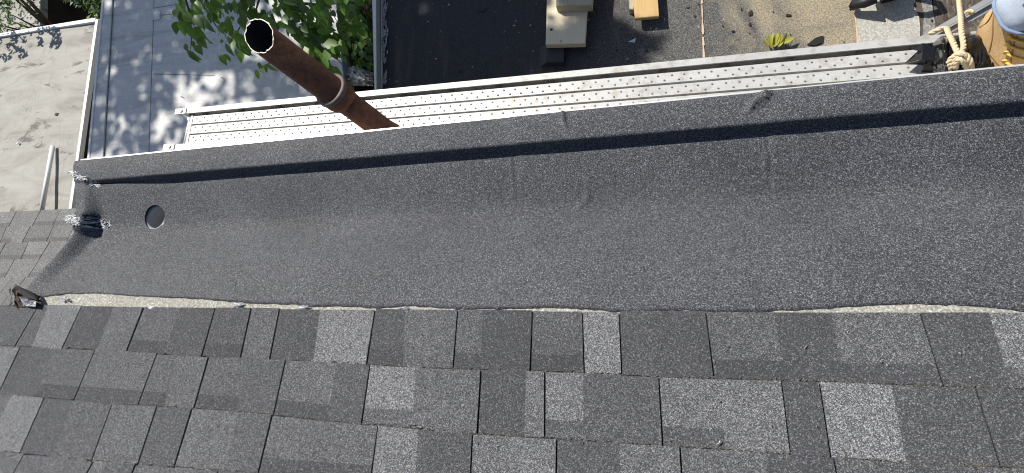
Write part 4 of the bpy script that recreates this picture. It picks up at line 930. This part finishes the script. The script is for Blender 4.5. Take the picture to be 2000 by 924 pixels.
for k in range(7):
    cs = list(fixed[k]); w_ = 42
    while cs[0][0] > -240: a = cs[0]; s_ = rng.uniform(34, 52); cs.insert(0, (a[0] - s_, a[1] - s_ * 1.06))
    while cs[-1][0] < 250: a = cs[-1]; s_ = rng.uniform(34, 52); cs.append((a[0] + s_, a[1] + s_ * .97))
    segs = []
    for i, (a, b) in enumerate(cs):
        segs.append((a, b, 'c', .62 + rng.uniform(-.12, .12), 1 if rng.random() < .75 else 0))
        if rng.random() < .6 and i < len(cs) - 1:
            f_ = rng.uniform(.4, .65); segs.append((lerp(a, cs[i + 1][0], f_), lerp(b, cs[i + 1][1], f_), 't', .66 + rng.uniform(-.1, .12), 0))
    shingle_row(LR, k, segs, hitl, LN, low, mt='shingle_pale', gap=.006, gap_r=.006)
def lp(x, y, off=0.0): return Vector((x, y, LZ + TR * (LY0 - y))) + LN * off
mb = MB(); q = [(-9, -2), (-3.05, -2), (-3.05, LY0 - .01), (-9, LY0 - .01)]; mb.hexa([lp(*a, -.06) for a in q], [lp(*a, -.002) for a in q]); put('roof_deck', mb, M['deck'], low)
mb = MB(); mb.hexa([(-8.9, -2, -5), (-3.1, -2, -5), (-3.1, .35, -5), (-8.9, .35, -5)], [lp(-8.9, -2, -.07), lp(-3.1, -2, -.07), lp(-3.1, .35, -.07), lp(-8.9, .35, -.07)]); put('wall', mb, M['wall'], low)

# ---- beyond the grey roof: another pale roof, a bush and a weed
FZ = -2.6
mb = MB(); q = bq([(-200, 75), (60, 60), (78, 50), (80, -90), (-200, -90)], FZ); mb.prism([(p.x, p.y) for p in q], FZ - .1, FZ)
far = thing('outbuilding', (q[0].x, q[0].y, -5), 'pale beige outbuilding roof behind the bush at the top left corner', 'outbuilding'); put('roof', mb, M['grey_roof'], far)
mb = MB(); mb.prism([(lerp(p.x, q[0].x, .03), p.y) for p in q], -5, FZ - .102); put('wall', mb, M['soil_and_shade'], far)  # wall colour darkened to carry the shade of the yard
bush = thing('bush', hit((10, 20), -5), 'dense dark green bush at the top left corner over the pale roof', 'bush')
rb = random.Random(6); mb = MB(); br = hit((10, 20), -1.9)
for k in range(14):
    e = hit((rb.uniform(-30, 75), rb.uniform(-30, 62)), -1.7 + rb.uniform(-.2, .1)); mb.tube([Vector((br.x, br.y, -5)), lerp(Vector((br.x, br.y, -2.6)), e, .4), e], [.05, .02, .005], 6)
put('stem', mb, M['bark'], bush, sm=True)
fo = MB(); ct = 0
while ct < 1500:
    px, py = rb.uniform(-140, 72), rb.uniform(-130, 68)
    lim = 1.0 - smooth(5, 62, px + .45 * py) * .93
    if rb.random() > lim or py > 66 - .06 * px: continue
    z = rb.uniform(-2.0, -1.60); p = hit((px, py), z); l_ = rb.uniform(.05, .085); m3 = Matrix.Rotation(rb.uniform(0, 6.28), 3, 'Z') @ Matrix.Rotation(rb.gauss(0, .6), 3, 'X'); ct += 1
    fo.add([p + m3 @ Vector(v) for v in ((0, -l_ / 2, 0), (l_ * .25, 0, .008), (0, l_ / 2, 0), (-l_ * .25, 0, .008))], [(0, 1, 2, 3)])
for i in range(420):
    sx, sy = (rb.uniform(72, 118), rb.uniform(58, 92)) if rb.random() < .35 else (rb.uniform(-40, 52), rb.uniform(68, 118))
    if noise.noise(Vector((sx * .06, sy * .06, 1))) < -.05: continue
    p = hit((sx, sy), GZ) - SUNV * rb.uniform(.35, .6); l_ = rb.uniform(.05, .09); m3 = Matrix.Rotation(rb.uniform(0, 6.28), 3, 'Z') @ Matrix.Rotation(rb.gauss(0, .5), 3, 'X')
    fo.add([p + m3 @ Vector(v) for v in ((0, -l_ / 2, 0), (l_ * .25, 0, .008), (0, l_ / 2, 0), (-l_ * .25, 0, .008))], [(0, 1, 2, 3)])
put('foliage', fo, M['leaf_dark'], bush, kind='stuff')
weed = thing('weed', hit((180, 35), -2.1), 'bright green weed poking up behind the grey roof edge', 'weed')
mb = MB(); mb.tube([hit((178, 42), -2.4), hit((182, 30), -1.9), hit((190, 18), -1.8)], .006, 6); put('stem', mb, M['leaf'], weed)
for i in range(16):
    p = hit((rb.uniform(168, 190), rb.uniform(24, 40)), rb.uniform(-2.0, -1.8)); put_leaf(LV[0], p, orient((rb.gauss(0, 1), rb.gauss(-.3, 1), -.1), rb.gauss(0, .4), 0), rb.uniform(.04, .07), weed)
hedge = thing('bush', hit((150, 0), -5), 'dark shaded bush in the deep yard behind the grey roof', 'bush'); fo = MB()
for i in range(900):
    px, py = rb.uniform(120, 205), rb.uniform(-70, 30); 
    if py > 28 * smooth(110, 200, px): continue
    p = hit((px, py), rb.uniform(-3.2, -2.5)); l_ = rb.uniform(.06, .1); m3 = Matrix.Rotation(rb.uniform(0, 6.28), 3, 'Z') @ Matrix.Rotation(rb.gauss(0, .6), 3, 'X')
    fo.add([p + m3 @ Vector(v) for v in ((0, -l_ / 2, 0), (l_ * .25, 0, .008), (0, l_ / 2, 0), (-l_ * .25, 0, .008))], [(0, 1, 2, 3)])
put('foliage', fo, M['leaf_dark'], hedge, kind='stuff'); mb = MB(); mb.tube([hit((150, 0), -5), hit((150, 0), -2.8)], .05, 6); put('stem', mb, M['bark'], hedge)

# ------------------------------------------------------------------ wilted clump by the rail
wz = thing('wilted_plant', hit((1515, 92), BZ), 'small wilted yellow green plant behind the plank rail', 'plant')
WL = [leaf_mesh('leaf', 1, rw, .15, .3, M['leaf_wilt']) for rw in (.35, .45)]
rw_ = random.Random(2)
for i, (px, py, dx, dy, l_) in enumerate([(1499, 92, -.3, -1, .06), (1505, 93, .0, -1, .09), (1512, 92, .25, -1, .09), (1518, 90, .45, -1, .085), (1524, 88, .7, -.8, .08), (1530, 85, .9, -.5, .07), (1508, 90, -.2, -1, .075), (1520, 92, .6, -1, .07)]):
    p = hit((px, py), BZ + .03); d = hit((px + dx * 10, py + dy * 10), BZ + .03) - p; d.z = .35 * d.length; put_leaf(rw_.choice(WL), p, orient(d, rw_.gauss(0, .6), 0), l_, wz)

# ------------------------------------------------------------------ right corner: rail, plastic, rope, boot
RZ = -0.29
e0, e1 = hit((1775, 84), RZ), hit((1945, -14), RZ + .04)
rd = (e1 - e0).normalized(); rn = Vector((rd.y, -rd.x, 0)).normalized()
e1 = e0 + rd * 1.6
ladder = thing('ladder', (e0.x, e0.y, -1.2), 'grey aluminium ladder rail slanting up behind the rope and boot', 'ladder')
def lbox(mb, a, b, w0, w1, z0, z1): return mb.hexa([a + rn * w0 + Vector((0, 0, z0)), a + rn * w1 + Vector((0, 0, z0)), b + rn * w1 + Vector((0, 0, z0)), b + rn * w0 + Vector((0, 0, z0))], [a + rn * w0 + Vector((0, 0, z1)), a + rn * w1 + Vector((0, 0, z1)), b + rn * w1 + Vector((0, 0, z1)), b + rn * w0 + Vector((0, 0, z1))])
for off in (0, -.42):
    if off: continue
    mb = MB(); lbox(mb, e0, e1, 0, .020, -.005, 0); lbox(mb, e0, e1, .0205, .027, -.05, -.001); lbox(mb, e0, e1, .0275, .044, -.020, -.015); put('side_rail', mb, M['alu_dull'], ladder)
for t in (.55, .95, 1.35):
    mb = MB(); mb.tube([e0 + rd * t + rn * .03 + Vector((0, 0, -.04)), e0 + rd * t + rn * .44 + Vector((0, 0, -.04))], .016, 10); put('rung', mb, M['alu_dull'], ladder, sm=True)
mb = MB(); lbox(mb, e0 + rd * .3, e1, .44, .46, -.06, 0); put('side_rail', mb, M['alu_dull'], ladder)

ps = MB(); gx, gy = 34, 18; rp_ = random.Random(12); vs = []
for i in range(gy + 1):
    for j in range(gx + 1):
        u_, v_ = j / gx, i / gy
        px = lerp(1822, 1952, u_); pt = lerp(70, 62, u_); pb = lerp(148, 142, u_)
        if u_ < .12: pt += (0.12 - u_) * 110
        py = lerp(pt, pb, v_)
        n1 = noise.noise(Vector((u_ * 6 + v_ * 1.5, v_ * 2, 1.0))); n2 = noise.noise(Vector((u_ * 13 - v_ * 3, v_ * 5, 4.0)))
        z = -.225 + .045 * smooth(0, .12, u_) * smooth(0, .15, v_) + .048 * abs(n1) + .007 * abs(n2) + .05 * math.exp(-((u_ - .16 - .05 * v_) / .05) ** 2)
        if v_ < .02: z = -.26
        vs.append(hit((px, py), z))
ps.add(vs, [(i * (gx + 1) + j, (i + 1) * (gx + 1) + j, (i + 1) * (gx + 1) + j + 1, i * (gx + 1) + j + 1) for i in range(gy) for j in range(gx)])
sheet = thing('plastic_sheet', hit((1880, 110), -.24), 'glossy black plastic sheet wrapped over the plank end under the rope', 'plastic sheet')
put('wrap', ps, M['plastic'], sheet, sm=True)
for pts in ([((1824, 92), -.19), ((1802, 84), -.205), ((1782, 97), -.222), ((1792, 100), -.225), ((1766, 124), -.226), ((1800, 117), -.20), ((1830, 118), -.17)], [((1826, 98), -.17), ((1800, 118), -.21), ((1768, 126), -.235), ((1806, 127), -.235), ((1828, 122), -.18)], [((1830, 92), -.15), ((1815, 118), -.19), ((1798, 142), -.235), ((1822, 142), -.235), ((1838, 120), -.16)]):
    P = [hit(p, z) for p, z in pts]; c = sum(P, Vector()) / len(P) + Vector((0, 0, .012)); mb = MB(); mb.add([c] + P, [(0, 1 + j, 1 + (j + 1) % len(P)) for j in range(len(P))]); put('torn_flap', mb, M['plastic'], sheet)

rope = thing('rope', hit((1880, 110), -.14), 'thick beige hemp rope knotted in a loop over the black plastic', 'rope')
def catmull(P, n=14):
    out = []
    for i in range(len(P) - 1):
        p0, p1, p2, p3 = P[max(0, i - 1)], P[i], P[i + 1], P[min(len(P) - 1, i + 2)]
        for k in range(n):
            t = k / n; out.append(.5 * ((2 * p1) + (p2 - p0) * t + (2 * p0 - 5 * p1 + 4 * p2 - p3) * t * t + (3 * p1 - p0 - 3 * p2 + p3) * t ** 3))
    return out + [P[-1]]
def ropestrand(pts, rad, pitch=.05):
    P = catmull([hit((a, b), c) for a, b, c in pts]); Ls = [0]
    for a, b in zip(P, P[1:]): Ls.append(Ls[-1] + (b - a).length)
    Q = []; n = max(8, int(Ls[-1] / .006)); j = 0
    for i in range(n + 1):
        d = Ls[-1] * i / n
        while j < len(Ls) - 2 and Ls[j + 1] < d: j += 1
        f_ = (d - Ls[j]) / max(1e-6, Ls[j + 1] - Ls[j]); Q.append((lerp(P[j], P[j + 1], f_), d))
    mb = MB(); u = None
    for s_ in range(3):
        tr = []; u = None
        for i, (q, d) in enumerate(Q):
            tt = (Q[min(i + 1, n)][0] - Q[max(i - 1, 0)][0]).normalized()
            u = (tt.orthogonal() if u is None else u - tt * u.dot(tt)).normalized(); w_ = tt.cross(u); a = 2 * math.pi * (d / pitch + s_ / 3); tr.append(q + (u * math.cos(a) + w_ * math.sin(a)) * rad * .5)
        mb.tube(tr, rad * .56, 7)
    return put('strand', mb, M['rope'], rope, sm=True)
ropestrand([(1870, -60, -.75), (1873, 0, -.36), (1876, 30, -.21), (1878, 62, -.12), (1882, 92, -.10), (1876, 104, -.09), (1866, 118, -.10), (1858, 134, -.13)], .0085)
ropestrand([(1815, 66, -.27), (1833, 58, -.25), (1848, 56, -.25), (1853, 66, -.20), (1861, 82, -.14), (1868, 98, -.12), (1874, 106, -.11)], .0092)
ropestrand([(1852, 140, -.14), (1853, 124, -.12), (1862, 111, -.10), (1876, 106, -.085), (1888, 110, -.09), (1895, 122, -.10), (1897, 138, -.14)], .0098)
ropestrand([(1866, 134, -.12), (1872, 116, -.085), (1880, 120, -.085), (1888, 134, -.12)], .0080)
ropestrand([(1886, 26, -.24), (1895, 23, -.24), (1900, 26, -.24)], .009)

# boot and trouser leg of a worker standing on the plank
person = thing('person', (1.17, 1.16, -.245), 'worker in faded jeans and tan lace-up work boot standing on the plank', 'person')
bc = Vector((1.226, 1.140, -.245)); fd = Vector((.15, -.988, 0)).normalized(); fs_ = Vector((fd.y, -fd.x, 0))   # toe direction, across
BT = [(.022, .040, .080, .165), (.06, .040, .085, .166), (.09, .040, .085, .160), (.115, .035, .083, .146), (.14, .025, .082, .132), (.17, .012, .083, .118), (.21, 0, .086, .104), (.26, -.004, .088, .098), (.29, -.004, .090, .098)]
def bsec(z, f_, w_, l_, n=28):                   # horizontal ring of the boot
    return [bc + fd * (f_ + l_ * math.cos(a)) + fs_ * (w_ * math.sin(a)) + Vector((-.15 * z, 0, z)) for a in [2 * math.pi * k / n for k in range(n)]]
put('boot', loft([bsec(*t) for t in BT] + [bsec(.30, -.004, .082, .09), bsec(.27, -.004, .076, .086)]), M['leather'], person, sm=True)
put('sole', loft([bsec(.0, .045, .082, .170), bsec(.024, .045, .086, .173), bsec(.025, .045, .07, .15)]), M['rubber'], person, sm=True)
def on_boot(a, z, out=0.004):                    # a point on the boot's skin by angle and height
    tab = BT
    f_ = poly_y([(t[0], t[1]) for t in tab], z); w_ = poly_y([(t[0], t[2]) for t in tab], z); l_ = poly_y([(t[0], t[3]) for t in tab], z)
    return bc + fd * (f_ + (l_ + out) * math.cos(a)) + fs_ * ((w_ + out) * math.sin(a)) + Vector((-.15 * z, 0, z))
sg = 1 if on_boot(1.2, .2).x < on_boot(-1.2, .2).x else -1
for i, z in enumerate((.125, .150, .175, .200, .224, .248)):
    mb = MB(); sp_ = .44; mb.tube([on_boot(sg * (.50 + sp_ * (1 - 2 * k / 8)), z + (.010 * k / 8), .007) for k in range(9)], .0042, 8); put('lace', mb, M['lace'], person, sm=True)
    for s_ in (1, -1):
        c = on_boot(sg * (.50 + s_ * .48), z, .004); mb = MB(); mb.tube([c, c + (c - (bc + Vector((0, 0, z)))).normalized() * .006], .008, 10); put('eyelet', mb, M['lace'], person)
for path in ([(.80, .10), (.84, .14), (.80, .20), (.78, .30)], [(.80, .10), (1.1, .095), (1.5, .085)], [(1.5, .085), (1.62, .13), (1.9, .17), (2.3, .19), (2.8, .20)], [(2.3, .05), (2.2, .12), (2.35, .2), (2.5, .3)], [(.1, .10), (.5, .095), (.80, .10)]):
    for s_ in (1, -1):
        P = catmull([on_boot(sg * s_ * a, z, .0008) for a, z in path], 6); mb = MB(); mb.tube(P, .0022, 6); put('seam', mb, M['stitch'], person, sm=True)
def lring(c, r0, wob, seed, n=32):
    return [Vector((c[0] + (r0 + wob * noise.noise(Vector((math.cos(2 * math.pi * k / n) * 2, math.sin(2 * math.pi * k / n) * 2, seed + c[2] * 6)))) * math.cos(2 * math.pi * k / n), c[1] + (r0 + wob * noise.noise(Vector((math.cos(2 * math.pi * k / n) * 2, math.sin(2 * math.pi * k / n) * 2, seed + c[2] * 6)))) * math.sin(2 * math.pi * k / n), c[2] + .012 * math.sin(4 * math.pi * k / n + seed))) for k in range(n)]
lc = bc + Vector((-.04, 0.005, 0))
leg = [(.277, .105, 0), (.265, .118, 0), (.271, .124, .0), (.31, .125, .002), (.36, .120, .01), (.46, .118, .02), (.60, .120, .04), (.80, .128, .06), (1.0, .138, .06), (1.2, .150, .04)]
rings = [lring((lc.x + dx, lc.y + dx * .6, bc.z + z), r_, .026, 3.0) for z, r_, dx in leg]
mb = loft(rings); mb.f.append(tuple(range((len(rings) - 1) * 32, len(rings) * 32))); mb.t.append(.5)
put('trouser_leg', mb, M['denim'], person, sm=True)
hem = lring((lc.x, lc.y, bc.z + .273), .1265, .026, 3.0); mb = MB(); mb.tube(hem + hem[:2], .0055, 8, caps=False); put('hem', mb, M['denim_dark'], person, sm=True)
for k_ in range(5):
    a0_ = 2.6 + k_ * .42; P = []
    for q_ in range(9):
        t = q_ / 8; a_ = a0_ + .5 * t + .1 * math.sin(5 * t + k_); z = .30 + .03 * k_ + .10 * t; r_ = .117 + .012 * noise.noise(Vector((a_ * 2, z * 9, 2)))
        P.append(Vector((lc.x + .005 + r_ * math.cos(a_), lc.y + r_ * math.sin(a_), bc.z + z)))
    mb = MB(); mb.tube(P, [.002 + .010 * math.sin(math.pi * q_ / 8) for q_ in range(9)], 8); put('fold', mb, M['denim'], person, sm=True)
